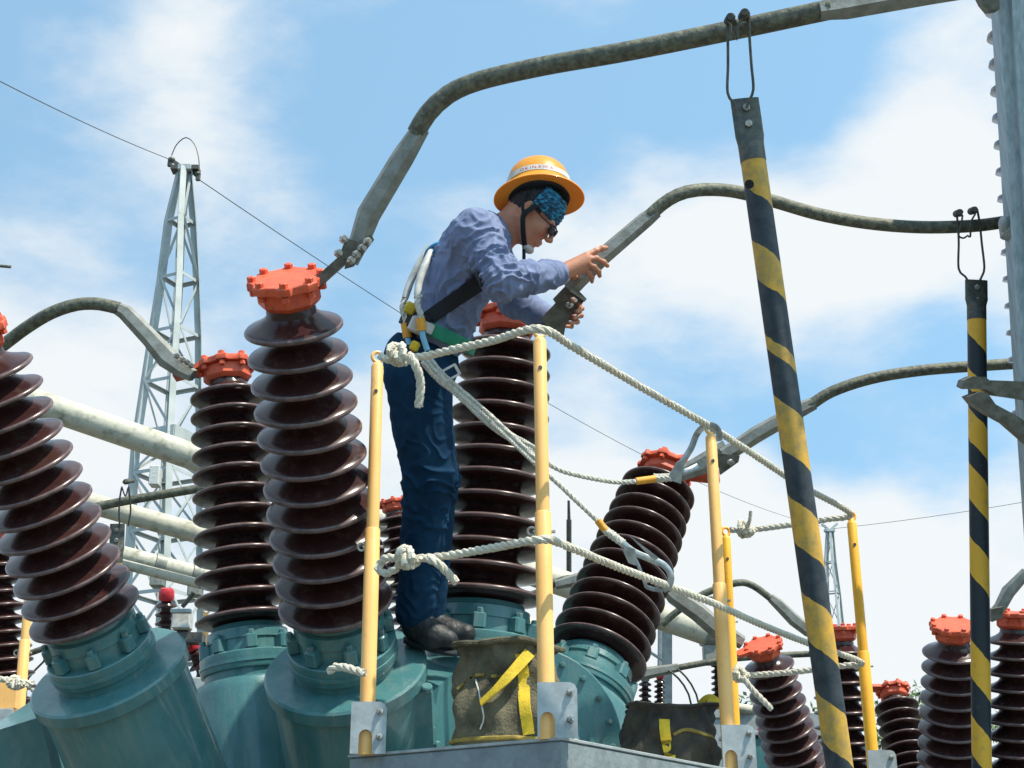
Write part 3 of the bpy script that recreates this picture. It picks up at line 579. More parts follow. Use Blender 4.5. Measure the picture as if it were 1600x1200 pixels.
# ------------------------------------------------------------------ ropes
def knot(m, c, s, r, seed, loops=3):
    rg = random.Random(seed); pts = []
    for i in range(loops * 7 + 1):
        a = i / 7 * 2 * math.pi; tl = i / (loops * 7)
        pts.append(c + RT * (s * (math.cos(a) * .55 + (tl - .5) * 1.1)) + UP * (s * math.sin(a) * (1.0 - .25 * tl)) + FW * (s * .75 * math.sin(a * 1.5 + tl * 3)) + Vector([rg.uniform(-.1, .1) * s for _ in range(3)]))
    m.rope(pts, r)
GR = 'twisted white guard ropes of the railing'
m = MB(); m.rope([P(594, 556, 4.32), P(606, 562, 4.3), P(622, 560, 4.28), P(660, 557, 4.27), P(700, 548, 4.22), P(770, 532, 4.12), P(842, 514, 4.0), P(900, 545, 4.16), P(1000, 604, 4.46), P(1108, 666, 4.78), P(1180, 712, 5.05), P(1250, 758, 5.36), P(1328, 802, 5.68), P(1290, 812, 5.75), P(1220, 822, 5.86), P(1172, 828, 5.9), P(1142, 828, 5.96)], .0125)
knot(m, P(623, 554, 4.24), .031, .0120, 3, 2); m.rope([P(640, 556, 4.2), P(650, 572, 4.19), P(657, 598, 4.2), P(654, 636, 4.21)], .0135)
knot(m, P(1164, 828, 5.86), .032, .0105, 5, 2); m.rope([P(1168, 824, 5.84), P(1172, 810, 5.84), P(1173, 798, 5.84)], .008)
tag(obj('guard_rope', m, 'rope'), 'top guard rope through the post rings, knotted at the left post with hanging tail', 'rope', GR)
m = MB(); m.rope([P(592, 884, 4.3), P(602, 872, 4.28), P(622, 872, 4.26), P(660, 872, 4.25), P(700, 868, 4.22), P(770, 856, 4.12), P(846, 843, 4.0), P(880, 851, 4.1), P(960, 884, 4.34), P(1040, 914, 4.58), P(1118, 944, 4.82), P(1180, 972, 5.05), P(1260, 1004, 5.4), P(1344, 1034, 5.68), P(1320, 1040, 5.74), P(1240, 1050, 5.84), P(1158, 1056, 5.95)], .0125)
knot(m, P(636, 872, 4.22), .030, .0120, 8, 2); m.rope([P(598, 878, 4.3), P(590, 888, 4.28), P(602, 896, 4.27), P(620, 888, 4.25)], .012)
m.rope([P(668, 872, 4.2), P(684, 880, 4.19), P(698, 894, 4.2), P(713, 910, 4.21)], .013); knot(m, P(1156, 1054, 5.9), .03, .0115, 9, 2); m.rope([P(1160, 1058, 5.86), P(1178, 1080, 5.85), P(1206, 1108, 5.84)], .0125)
tag(obj('guard_rope', m, 'rope'), 'lower guard rope along the post pins, knotted at the left post with short tail', 'rope', GR)
m = MB(); m.rope([P(514, 1050, 4.36), P(524, 1042, 4.35), P(540, 1043, 4.34), P(556, 1048, 4.32), P(570, 1052, 4.30)], .013)
tag(obj('rope_end', m, 'rope'), 'short curled rope end lying against the teal turret behind the left post', 'rope')
m = MB(); m.rope([P(-30, 1060, 6.3), P(10, 1062, 6.3), P(38, 1066, 6.3), P(52, 1068, 6.3)], .014); knot(m, P(24, 1068, 6.28), .028, .011, 4, 2); m.rope([P(40, 1070, 6.28), P(50, 1078, 6.3), P(57, 1088, 6.3)], .008)
tag(obj('guard_rope', m, 'rope'), 'far rope tied round the yellow post at the lower left edge', 'rope', GR)
# ------------------------------------------------------------------ tool bags
def bvh_of(o):
    mw = o.matrix_world if o.parent is None else Matrix.Translation(world_loc(o)); me = o.data
    return BVHTree.FromPolygons([mw @ v.co for v in me.vertices], [tuple(p.vertices) for p in me.polygons])
def hitp(bv, px, py):
    d = (P(px, py, 1) - CAM).normalized(); h = bv.ray_cast(CAM, d); return (h[0], h[1]) if h[0] is not None else (None, None)
def ribbon(bv, path, width, off=.004, th=.004, n=14, lift=None):
    pts = []; pp = catmull([Vector((a, b, 0)) for a, b in path], 6)
    for i, q in enumerate(pp):
        h, nn = hitp(bv, q.x, q.y)
        if h is None: continue
        l = 0 if not lift else lift * math.sin(math.pi * i / (len(pp) - 1)); pts.append((h + nn * (off + l), nn))
    return strip(pts, width, th)
def strip(pts, width, th=.004):
    rings = []; w_ = width if isinstance(width, (list, tuple)) else None
    for i, (p, nn) in enumerate(pts):
        t = (pts[min(i + 1, len(pts) - 1)][0] - pts[max(i - 1, 0)][0]).normalized(); s = nn.cross(t).normalized(); k = t.cross(s)
        wd = width if not w_ else w_[0] + (w_[1] - w_[0]) * i / (len(pts) - 1)
        rings.append([p + s * wd / 2, p - s * wd / 2, p - s * wd / 2 - k * th * 1.0, p + s * wd / 2 - k * th])
    return MB().loft(rings)
def bag(label, c, rs, hh, material, seed, sag=.012, lean=(0, 0)):
    t = thing('tool_bag', label, 'tool bag', c, 'canvas tool bags on the platform'); rg = random.Random(seed); ph = [rg.uniform(0, 6.3) for _ in range(12)]
    n, k = 72, 34; rings = []
    def rad(u, a):
        r = np.interp(u, [0, .06, .3, .62, .9, 1], rs); w_ = sag * (math.sin(3 * a + ph[0] + 4 * u) + .7 * math.sin(5 * a + ph[1] - 7 * u) + .5 * math.sin(9 * a + ph[2] + 11 * u) + .35 * math.sin(17 * a + ph[3] - 16 * u) + .5 * math.sin(13 * u + ph[5] + 2 * a))
        return r + w_ * min(1, u * 5)
    def pt(u, a, dr=0):
        top = .007 * math.sin(2 * a + ph[6]) + .006 * math.sin(3 * a + ph[7]); r = rad(u, a) + dr
        return c + Vector((r * math.cos(a) + lean[0] * u, r * .82 * math.sin(a) + lean[1] * u, hh * u + top * u ** 2))
    us = [i / k for i in range(k + 1)]
    for u in us: rings.append([pt(u, 2 * math.pi * j / n) for j in range(n)])
    for u in (1, .8, .5, .1): rings.append([pt(u, 2 * math.pi * j / n, -.012) for j in range(n)])
    b = obj('body', MB().loft(rings), material, t, 70)
    for u, rr, nm in ((.0, .007, 'base_piping'), (1.0, .0055, 'rim_binding')):
        m = MB().tube([pt(max(u, .015), 2 * math.pi * j / n, .002) for j in range(n)] + [pt(max(u, .015), 0, .002)], rr, 8); obj(nm, m, 'trim' if u == 0 else material, t)
    return t, b, pt
cb = at_on(797, 1182) ; cb = Vector((cb.x, cb.y, K.z + .006)); 
tb, bb, ptb = bag('olive canvas tool bag with yellow straps behind the nearest railing post', cb + Vector((0, .0, 0)), (.148, .176, .180, .158, .140, .160), .33, 'canvas', 3, .014)
bv = bvh_of(bb)
obj('rim_fold', MB().tube([ptb(.99, R(a_), .006) for a_ in range(180, 365, 6)], .010, 8), 'canvas', tb)
obj('base_band', MB().tube([ptb(.10, R(a_), .003) for a_ in range(170, 371, 5)], .007, 8), 'trim', tb)
obj('strap', ribbon(bv, [(814, 1022), (818, 1060), (820, 1100), (826, 1148)], .036), 'strap', tb, 60)
h0, n0 = hitp(bv, 828, 1018); h1, n1 = hitp(bv, 750, 1096)
obj('handle', strip([(h0.lerp(h1, k / 14) + (-FW) * (.012 + .035 * math.sin(math.pi * k / 14)), (n0.lerp(n1, k / 14) + Vector((.5 * math.sin(k * .4), 0, .3))).normalized()) for k in range(15)], [.036, .024], .006), 'strap', tb, 60)
obj('pocket_binding', ribbon(bv, [(716, 1078), (730, 1064), (744, 1056), (766, 1056), (790, 1058)], .010, .006, .008), 'trim', tb, 60)
obj('pocket', ribbon(bv, [(744, 1062), (750, 1090), (756, 1120), (750, 1140)], .004, .004, .005), 'plastic', tb, 60)
c2 = at_on(1052, 1212); c2 = Vector((c2.x, c2.y, K.z + .006))
tb2, bb2, ptb2 = bag('dark canvas tool bag with one yellow strap between the leaning bushing and third railing post', c2, (.13, .155, .165, .160, .145, .160), .225, 'canvasd', 11, .013)
bv = bvh_of(bb2)
obj('strap', ribbon(bv, [(1038, 1124), (1040, 1150), (1050, 1196)], .036), 'strap', tb2, 60)
obj('pocket_binding', ribbon(bv, [(1052, 1148), (1072, 1140), (1095, 1146), (1112, 1152)], .010, .006, .008), 'trim', tb2, 60)
h0 = ptb2(.97, R(60)); h1 = ptb2(.98, R(0))
obj('handle', strip([(h0.lerp(h1, k / 12) + Vector((.02, -.02, .045 * math.sin(math.pi * k / 12))), Vector((-.3, -1, .5)).normalized()) for k in range(13)], .03, .005), 'strap', tb2, 60)
# ------------------------------------------------------------------ striped grounding poles with wire hooks
def striped(label, top, bot, r, ys, slope, bright, name):
    a, b = P(*top), P(*bot); z = (a - b).normalized(); b2 = b - z * ((b.z - .02) / z.z); Ln = (a - b2).length
    def s_of(y):
        lo_, hi_ = 0, Ln
        for _ in range(30):
            m_ = (lo_ + hi_) / 2; v = a - z * m_ - CAM; yy = 600 - v.dot(UP) / v.dot(FW) * F
            if yy < y: lo_ = m_
            else: hi_ = m_
        return lo_
    ed = [s_of(y) for y in ys]; st = ed[-1] - ed[-2]; 
    while ed[-1] + st < Ln and len(ed) < 28: ed.append(ed[-1] + st)
    t = thing('striped_pole', label, 'pole', b2, 'black and yellow striped grounding poles')
    pole = obj('pole', MB().lathe([(r, -Ln), (r, -.02), (r * .99, -.006)], 36), stripe_mat(name, ed, Ln, slope, bright), t, 40, True)
    x = (RT - z * RT.dot(z)).normalized(); y = z.cross(x)
    pole.matrix_local = Matrix.Translation(a - b2) @ Matrix((x, y, z)).transposed().to_4x4()
    return t, a, x, y, z
SP, a, x, y, z = striped('big black and yellow striped pole leaning across the picture, hooked over the top conductor', (1175, 238, 4.10), (1312, 1200, 3.75), .0360, [308, 390, 454, 538, 562, 635, 715, 790, 865, 940, 1020, 1099, 1174], .030, .85, 'worn_hazard_stripes')
def pole_head(t, a, x, y, z, r, ln, w, wires, coils, cross, d, hole=True):
    rings = []
    for h, wx, wy in ((-.03, r * 1.03, r * 1.03), (.004, r * 1.03, r * 1.03), (.025, r * 1.05, r * .7), (.05, w * .52, .016), (.06, w * .52, .008), (ln, w * .52, .007)):
        rings.append([a + z * h + x * wx * math.copysign(abs(math.cos(q)) ** (.55 if h > .03 else 1), math.cos(q)) + y * wy * math.sin(q) for q in [2 * math.pi * k / 28 for k in range(28)]])
    hd = obj('flattened_head', MB().loft(rings), 'darksteel', t, 40)
    for h in (ln - .03, ln - .08): obj('bolt', MB().bolt(a + z * h - y * .008 * (1 if y.dot(FW) > 0 else -1), -FW, .011, .007), 'bolt', hd, 30)
    for k, wpts in enumerate(wires): obj('hook_wire', MB().tube(catmull([P(px, py, d) for px, py in wpts], .01), .0042, 8), 'darksteel', t)
    for px, py in coils:
        c = P(px, py, d - .03); m = MB(); m.tube(catmull([c + FW * (.008 * k / 6) * 1 + (RT * math.cos(k * 1.05) + UP * math.sin(k * 1.05)) * .0105 for k in range(38)], .004), .004, 6)
        m.lathe([(.009, -.012), (.009, .07)], 14, c, FW + RT * .3); obj('spring_coil', m, 'darksteel', t)
    obj('catch_wire', MB().tube(catmull([P(px, py, d - .035) for px, py in cross], .006), .0036, 8), 'darksteel', t)
pole_head(SP, a, x, y, z, .036, .165, .080, [[(1149, 172), (1147, 162), (1137, 145), (1137.5, 100), (1137, 50), (1136, 32)], [(1167, 168), (1170, 158), (1177, 140), (1174, 100), (1171, 55), (1170, 20)]],
    [(1142, 27), (1164, 20)], [(1136, 34), (1142, 40), (1142, 62), (1150, 44), (1152, 62), (1153, 40), (1160, 30)], 4.10)
m = MB().lathe([(.013, 0), (.013, .004)], 20, P(1171, 288, 4.02) , -FW + RT * -.3); obj('dark_hole', m, 'black', SP)
SP2, a, x, y, z = striped('slim black and yellow striped pole standing upright at the right, hooked over the middle conductor', (1526, 488, 5.36), (1534, 1200, 5.06), .0345, [537, 592, 628, 654, 706, 745, 803, 858, 917, 1017, 1076, 1137], .036, 1.05, 'fresh_hazard_stripes')
pole_head(SP2, a, x, y, z, .0345, .125, .082, [[(1512, 438), (1508, 432), (1498, 420), (1498, 380), (1497, 358), (1495, 334)], [(1531, 438), (1534, 432), (1538, 418), (1534, 380), (1531, 350), (1527, 328)]],
    [(1500, 332), (1523, 328)], [(1504, 336), (1502, 350), (1498, 368), (1506, 372), (1512, 368), (1516, 370), (1517, 348), (1524, 334)], 5.36)
SP3, a, x, y, z = striped('small hooked pole hanging behind the leaning bushing in front of the lattice tower', (182, 870, 6.9), (172, 1200, 6.7), .03, [920, 970, 1020], .03, .8, 'far_hazard_stripes')
pole_head(SP3, a, x, y, z, .03, .16, .070, [[(187, 822), (186, 800), (187, 780), (190, 762)], [(200, 822), (204, 800), (203, 780), (201, 760)]], [(196, 753)], [(190, 760), (196, 775), (200, 762)], 6.92)
# ------------------------------------------------------------------ grey column at the right
t = thing('steel_column', 'tall streaked grey steel column cut by the right edge, holding the conductor ends', 'column', P(1660, 1500, 5.1))
q = [(1557, -60), (1740, -60), (1790, 1560), (1664, 1560), (1601, 660)]
obj('flange_plate', MB().prism([P(px, py, 5.0) for px, py in q], FW * .02), 'column', t); obj('web', MB().prism([P(px, py, 5.02) for px, py in [(1578, -60), (1740, -60), (1790, 1560), (1684, 1560), (1622, 660)]], FW * .22), 'column', t)
obj('rib', MB().prism([P(px, py, 4.975) for px, py in [(1577, -60), (1583, -60), (1626, 620), (1620, 620)]], FW * .025), 'column', t)
m = MB(); m.box(P(1577, 356, 5.2), (.028, .04, .04), bev=.012); m.ell(P(1569, 350, 5.18), (.02, .03, .03)); obj('terminal', m, 'galv', t)
m = MB(); m.prism([P(px, py, 4.9) for px, py in [(1504, 604), (1507, 594), (1520, 588), (1540, 589), (1546, 594), (1660, 598), (1660, 634), (1585, 622), (1556, 618), (1540, 608), (1512, 608)]], FW * .07)
obj('upper_arm', m, 'clampd', t, 25)
m = MB(); m.prism([P(px, py, 4.88) for px, py in [(1512, 620), (1532, 612), (1544, 615), (1556, 632), (1590, 650), (1660, 700), (1660, 738), (1604, 690), (1572, 662), (1546, 648), (1522, 632)]], FW * .07)
obj('lower_arm', m, 'clampd', t, 25)
m = MB(); m.prism([P(px, py, 4.96) for px, py in [(1528, -12), (1562, -14), (1562, 14), (1546, 16), (1536, 4)]], FW * .05); obj('top_lug', m, 'clampd', t, 25)
ci = thing('column_insulator', 'brown insulator almost hidden behind the grey column, its shed edges showing on the left', 'insulator', P(1716, 660, 5.4))
A_, B_ = P(1692, 660, 5.4), P(1648, -20, 5.4); zz = (B_ - A_); k_ = zz.length; zz.normalize(); pr = []
for i in range(16):
    q = k_ * (i + .5) / 16; pr += [(.15, q - .03), (.21, q - .026), (.256, q - .012), (.252, q + .004), (.17, q + .04)]
obj('porcelain', MB().lathe(pr, 48, A_, zz), 'porcelain', ci, 50); obj('foot_flange', MB().lathe([(.2, -.12), (.22, -.1), (.22, -.05), (.15, -.03)], 32, A_, zz), 'galv', ci)
obj('support', MB().bar((A_.x, A_.y, 0), A_ - zz * .12, .16, .16), 'galv', ci)
# ------------------------------------------------------------------ trees
def tree(label, px, py, d, h, cr, seed, n=2600):
    c = P(px, py, d); t = thing('tree', label, 'tree', (c.x, c.y, 0), 'trees far behind the breakers'); rg = random.Random(seed); top = c.z
    m = MB(); m.tube([(c.x, c.y, 0), (c.x + .1, c.y, top * .4), (c.x, c.y, top * .8)], .22, 10, r2=.06)
    for k in range(7):
        a = rg.uniform(0, 6.28); z0 = top * rg.uniform(.3, .6); m.tube([(c.x, c.y, z0), (c.x + math.cos(a) * cr * .4, c.y + math.sin(a) * cr * .4, z0 + .6), (c.x + math.cos(a) * cr * .75, c.y + math.sin(a) * cr * .75, z0 + 1.4)], .08, 7, r2=.02)
    obj('trunk', m, 'bark', t)
    cl = [(Vector((c.x + math.cos(a) * cr * q, c.y + math.sin(a) * cr * q, top * .35 + (top * .62) * u)), rg.uniform(.35, .75)) for a, q, u in [(rg.uniform(0, 6.28), rg.random() ** .6 * .85, rg.random()) for _ in range(38)]]
    vs, fs = [], []
    for _ in range(n):
        ce, rr = rg.choice(cl); p = ce + Vector((rg.gauss(0, 1), rg.gauss(0, 1), rg.gauss(0, .8))) * rr * .55
        if p.z > top + .1: continue
        u = Vector((rg.gauss(0, 1), rg.gauss(0, 1), rg.gauss(0, 1))).normalized(); v = u.orthogonal().normalized(); s = rg.uniform(.05, .13); o = len(vs)
        vs += [p - u * s, p + v * s * .5, p + u * s, p - v * s * .5]; fs.append((o, o + 1, o + 2, o + 3))
    obj('crown', (vs, fs), 'leaf', t, smooth=False)
tree('green tree at the bottom between the lowest bushing and the flat capped one', 1450, 1092, 38, 6, 2.6, 1)
tree('green tree low behind the level beam beside the small leaning bushing', 1170, 1098, 40, 6, 2.8, 2)
tree('green tree beside the last yellow post, left of the lowest bushing', 1372, 1074, 42, 6, 1.6, 3)
# ------------------------------------------------------------------ person: signed distance fields turned into meshes
class Field:
    def __init__(s, lo, hi, h):
        s.lo = np.array(lo, float); s.h = h; s.n = np.ceil((np.array(hi) - s.lo) / h).astype(int) + 1
        s.f = np.full(s.n, .5, np.float32)
    def sub(s, lo, hi, m):
        a = np.clip(np.floor((np.array(lo) - m - s.lo) / s.h).astype(int), 0, s.n); b = np.clip(np.ceil((np.array(hi) + m - s.lo) / s.h).astype(int) + 1, 0, s.n)
        sl = tuple(slice(i, j) for i, j in zip(a, b)); g_ = [(s.lo[k] + s.h * np.arange(a[k], b[k])).astype(np.float32) for k in range(3)]
        return sl, np.meshgrid(*g_, indexing='ij', sparse=True)
    def put(s, sl, d, k, op='u'):
        f = s.f[sl]
        if f.size == 0: return
        if op == 'u': h = np.maximum(k - np.abs(f - d), 0) / max(k, 1e-6); s.f[sl] = np.minimum(f, d) - h * h * k * .25
        else: h = np.maximum(k - np.abs(f + d), 0) / max(k, 1e-6); s.f[sl] = np.maximum(f, -d) + h * h * k * .25
    def cap(s, a, b, r1, r2=None, k=.02, flat=None, op='u'):
        """round cone from a to b; flat=(axis vector, factor) makes the section an ellipse, narrower along the axis"""
        a, b = np.array(a, float), np.array(b, float); r2 = r1 if r2 is None else r2; R_ = max(r1, r2)
        sl, (X, Y, Z) = s.sub(np.minimum(a, b) - R_, np.maximum(a, b) + R_, k + .012)
        d = b - a; L2 = max((d ** 2).sum(), 1e-9); px, py, pz = X - a[0], Y - a[1], Z - a[2]
        t = np.clip((px * d[0] + py * d[1] + pz * d[2]) / L2, 0, 1); qx, qy, qz = px - t * d[0], py - t * d[1], pz - t * d[2]
        q2 = qx ** 2 + qy ** 2 + qz ** 2
        if flat is not None:
            u = np.array(flat[0], float); u /= np.linalg.norm(u); c = qx * u[0] + qy * u[1] + qz * u[2]; q2 = q2 + c * c * (1 / flat[1] ** 2 - 1)
        s.put(sl, (np.sqrt(q2) - (r1 + (r2 - r1) * t)).astype(np.float32), k, op); return s
    def ell(s, c, r, X_, Y_, Z_, k=.02, op='u'):
        c = np.array(c, float); R_ = max(r); sl, (X, Y, Z) = s.sub(c - R_, c + R_, k + .012); px, py, pz = X - c[0], Y - c[1], Z - c[2]; q = 0; g2 = 0
        for ax_, rr in zip((X_, Y_, Z_), r):
            v = px * ax_[0] + py * ax_[1] + pz * ax_[2]; q = q + (v / rr) ** 2; g2 = g2 + (v / rr ** 2) ** 2
        q = np.sqrt(q); s.put(sl, (q * (q - 1) / np.maximum(np.sqrt(g2), 1e-4)).astype(np.float32), k, op); return s
    def all(s):
        return np.meshgrid(*[(s.lo[k] + s.h * np.arange(s.n[k])).astype(np.float32) for k in range(3)], indexing='ij', sparse=True)
    def copy(s):
        c = Field.__new__(Field); c.lo, c.h, c.n, c.f = s.lo, s.h, s.n, s.f.copy(); return c
    def mesh(s):
        f = s.f; neg = f < 0; n = s.n; c = np.zeros(n - 1, np.uint8)
        offs = [(i, j, k) for i in (0, 1) for j in (0, 1) for k in (0, 1)]
        for o in offs: c += neg[o[0]:n[0] - 1 + o[0], o[1]:n[1] - 1 + o[1], o[2]:n[2] - 1 + o[2]]
        I = np.argwhere((c > 0) & (c < 8)); idx = np.full(n - 1, -1, np.int32); idx[I[:, 0], I[:, 1], I[:, 2]] = np.arange(len(I))
        V = np.zeros((len(I), 3)); W = np.zeros(len(I)); cv = {o: f[I[:, 0] + o[0], I[:, 1] + o[1], I[:, 2] + o[2]] for o in offs}
        for o in offs:
            for ax_ in range(3):
                if o[ax_]: continue
                p = list(o); p[ax_] = 1; a, b = cv[o], cv[tuple(p)]; mk = (a < 0) != (b < 0); t = np.where(mk, a / np.where(mk, a - b, 1), 0)
                for q in range(3): V[:, q] += np.where(mk, o[q] + (t if q == ax_ else 0), 0)
                W += mk
        V = (V / W[:, None] + I) * s.h + s.lo; Fs = []
        for ax_ in range(3):
            b_, c_ = (ax_ + 1) % 3, (ax_ + 2) % 3; sl0 = [slice(1, n[k] - 1) for k in range(3)]; sl0[ax_] = slice(0, n[ax_] - 1); sl1 = list(sl0); sl1[ax_] = slice(1, n[ax_])
            A, B = neg[tuple(sl0)], neg[tuple(sl1)]
            for mk, fl in ((A & ~B, False), (~A & B, True)):
                J = np.argwhere(mk) + [0 if k == ax_ else 1 for k in range(3)]
                if not len(J): continue
                q = []
                for db_, dc_ in ((-1, -1), (0, -1), (0, 0), (-1, 0)):
                    T = J.copy(); T[:, b_] += db_; T[:, c_] += dc_; q.append(idx[T[:, 0], T[:, 1], T[:, 2]])
                q = np.stack(q, 1); Fs.append(q[:, ::-1] if fl else q)
        return V, np.concatenate(Fs)
def noise3(p, sc, seed=0):
    p = p * sc; r = np.random.RandomState(seed); T = r.rand(32, 32, 32); i = np.floor(p).astype(int); t = p - i; t = t * t * (3 - 2 * t); i &= 31; j = (i + 1) & 31; o = 0
    for a in (0, 1):
        for b in (0, 1):
            for c in (0, 1):
                w_ = (t[:, 0] if a else 1 - t[:, 0]) * (t[:, 1] if b else 1 - t[:, 1]) * (t[:, 2] if c else 1 - t[:, 2]); o = o + w_ * T[(j if a else i)[:, 0], (j if b else i)[:, 1], (j if c else i)[:, 2]]
    return o * 2 - 1
def vnormals(V, Fq):
    n = np.zeros_like(V); fn = np.cross(V[Fq[:, 2]] - V[Fq[:, 0]], V[Fq[:, 3]] - V[Fq[:, 1]])
    for k in range(4): np.add.at(n, Fq[:, k], fn)
    return n / np.maximum(np.linalg.norm(n, axis=1, keepdims=True), 1e-9)
def smooth(V, Fq, it=2):
    for _ in range(it):
        S = np.zeros_like(V); C = np.zeros(len(V))
        for a, b in ((0, 1), (1, 2), (2, 3), (3, 0)):
            np.add.at(S, Fq[:, a], V[Fq[:, b]]); np.add.at(S, Fq[:, b], V[Fq[:, a]]); np.add.at(C, Fq[:, a], 1); np.add.at(C, Fq[:, b], 1)
        V = V * .5 + .5 * S / C[:, None]
    return V
D0 = 5.13
def Mn(px, py, dz=0): return np.array(P(px, py, D0 + dz))
EX, EY, EZ = np.array(RT), np.array(FW), np.array(UP)   # picture right, away, picture up
def D3(px, py, dz): return np.array(RT) * px + np.array(UP) * -py + np.array(FW) * dz
def unit(v): v = np.array(v, float); return v / np.linalg.norm(v)
LO = Mn(585, 1030, -.5); HI = Mn(965, 240, .5); lo = np.minimum(LO, HI) - .03; hi = np.maximum(LO, HI) + .03
lo[1] = 3.85; hi[1] = 5.45
# joints -------------------------------------------------------------
hipN, hipF = Mn(652, 590, -.09), Mn(660, 592, .09); kneeN, kneeF = Mn(670, 754, -.11), Mn(678, 750, .10); ankN, ankF = Mn(649, 956, -.10), Mn(668, 958, .12)
shN, shF = Mn(744, 366, -.165), Mn(756, 368, .165); elN, elF = Mn(786, 440, -.33), Mn(806, 470, .27); wrN, wrF = Mn(874, 427, -.14), Mn(862, 503, .10)
spine = unit(Mn(742, 372) - Mn(676, 540)); fwdT = unit(np.array(RT) * .92 + UP * -.3 - spine * np.dot(np.array(RT) * .92 + np.array(UP) * -.3, spine)); sideT = np.cross(spine, fwdT)
# head frame
hf = unit(D3(70, 58, -14)); hs = unit(np.array(FW) - hf * np.dot(FW, hf)); hu = np.cross(hs, hf); hu = hu if hu[2] > 0 else -hu
HC = Mn(834, 331, -.02); HS = 1.04
def H(f, u, s=0): return HC + (hf * f + hu * u + hs * s) * HS
# body ---------------------------------------------------------------
B = Field(lo, hi, .0034)
B.ell(H(-.012, .03), (.098, .088, .076), hf, hu, hs, .02)
B.ell(H(.030, -.042), (.058, .072, .058), hf, hu, hs, .03)
B.cap(H(-.012, -.045, -.055), H(.048, -.096, -.018), .018, .016, .02); B.cap(H(-.012, -.045, .055), H(.048, -.096, .018), .018, .016, .02)
B.ell(H(.066, -.100), (.016, .017, .022), hf, hu, hs, .018)
B.cap(H(.080, .006, -.036), H(.080, .006, .036), .012, .012, .012)
B.cap(H(.088, -.004), H(.110, -.042), .0075, .0095, .010); B.ell(H(.098, -.046, -.012), (.012, .008, .008), hf, hu, hs, .006); B.ell(H(.098, -.046, .012), (.012, .008, .008), hf, hu, hs, .006)
for sg in (-1, 1):
    B.ell(H(.060, -.034, sg * .040), (.026, .022, .020), hf, hu, hs, .018)
    B.ell(H(.094, -.014, sg * .030), (.014, .010, .014), hf, hu, hs, .012, 's'); B.ell(H(.078, -.014, sg * .030), (.011, .010, .012), hf, hu, hs, .004)
    B.ell(H(-.012, -.012, sg * .074), (.019, .032, .009), unit(hf - hu * .15), unit(hu + hf * .15), hs, .006); B.ell(H(-.008, -.008, sg * .085), (.010, .017, .007), hf, hu, hs, .005, 's')
B.cap(H(.086, -.068, -.018), H(.086, -.068, .018), .0065, .0065, .008); B.cap(H(.083, -.080, -.015), H(.083, -.080, .015), .0075, .0075, .008)
B.cap(H(.097, -.0745, -.016), H(.097, -.0745, .016), .0025, .0025, .003, op='s')
B.cap(H(-.035, -.055), Mn(766, 388, 0), .056, .064, .03)
B.ell(Mn(733, 405), (.17, .095, .15), spine, fwdT, sideT, .05); B.ell(Mn(698, 485), (.16, .09, .13), spine, fwdT, sideT, .05); B.ell(Mn(665, 560), (.12, .10, .14), spine, fwdT, sideT, .05)
for s_, e_, w_ in ((shN, elN, wrN), (shF, elF, wrF)): B.cap(s_, e_, .05, .038, .03); B.cap(e_, w_, .036, .026, .02)
for h_, k_, a_ in ((hipN, kneeN, ankN), (hipF, kneeF, ankF)): B.cap(h_, k_, .07, .05, .04); B.cap(k_, a_, .048, .032, .03)
# near hand, fingers spread over the clamp sleeve
kn = [Mn(916, 399, -.105), Mn(918, 405, -.112), Mn(917, 412, -.115), Mn(912, 420, -.112)]
for q in kn: B.cap(wrN + (q - Mn(914, 409, -.11)) * .4, q, .020, .0125, .014)
fing = [[kn[0], Mn(931, 392, -.085), Mn(941, 388, -.075), Mn(947, 387, -.068)], [kn[1], Mn(932, 404, -.10), Mn(943, 410, -.082), Mn(949, 415, -.062)], [kn[2], Mn(928, 417, -.105), Mn(935, 424, -.088), Mn(937, 431, -.068)], [kn[3], Mn(920, 426, -.100), Mn(925, 433, -.085), Mn(925, 440, -.066)]]
for fi, rr in zip(fing, (.0104, .0106, .0102, .0094)):
    for k in range(3): B.cap(fi[k], fi[k + 1], rr * (1.05 - .08 * k), rr * (1 - .1 * k), .004)
    for k in (1, 2): B.ell(fi[k], (rr * 1.1,) * 3, EX, EY, EZ, .004)
th = [Mn(888, 424, -.09), Mn(896, 432, -.05), Mn(906, 434, -.01), Mn(914, 430, .03)]
for k in range(3): B.cap(th[k], th[k + 1], (.015, .0115, .010)[k], (.0115, .010, .009)[k], .006)
# far hand, gripping the bolt behind the clamp
kf = [Mn(897, 478, .02), Mn(892, 487, .02), Mn(887, 496, .02), Mn(881, 503, .025)]
for q in kf: B.cap(wrF, q, .022, .013, .012)
ff = [[kf[0], Mn(904, 476, -.02), Mn(909, 482, -.055), Mn(902, 487, -.075)], [kf[1], Mn(902, 487, -.02), Mn(908, 493, -.058), Mn(898, 497, -.078)], [kf[2], Mn(897, 498, -.02), Mn(902, 503, -.055), Mn(892, 505, -.075)], [kf[3], Mn(889, 506, -.015), Mn(893, 510, -.048), Mn(885, 510, -.065)]]
for fi, rr in zip(ff, (.0095, .0096, .0092, .0084)):
    for k in range(3): B.cap(fi[k], fi[k + 1], rr * (1.05 - .07 * k), rr * (1 - .1 * k), .003)
    for k in (1, 2): B.ell(fi[k], (rr * 1.08,) * 3, EX, EY, EZ, .003)
tf = [Mn(872, 488, .05), Mn(884, 474, .02), Mn(893, 468, -.03), Mn(897, 470, -.06)]
for k in range(3): B.cap(tf[k], tf[k + 1], .011, .0098, .004)
V, Fq = B.mesh(); V = smooth(V, Fq, 1)
foot = Mn(665, 1015); PR = thing('person', 'worker in orange helmet, blue shirt and navy trousers bending over the conductor clamp', 'person', Vector(foot))
obj('body', (V, Fq), 'skin', PR, 80)
del B
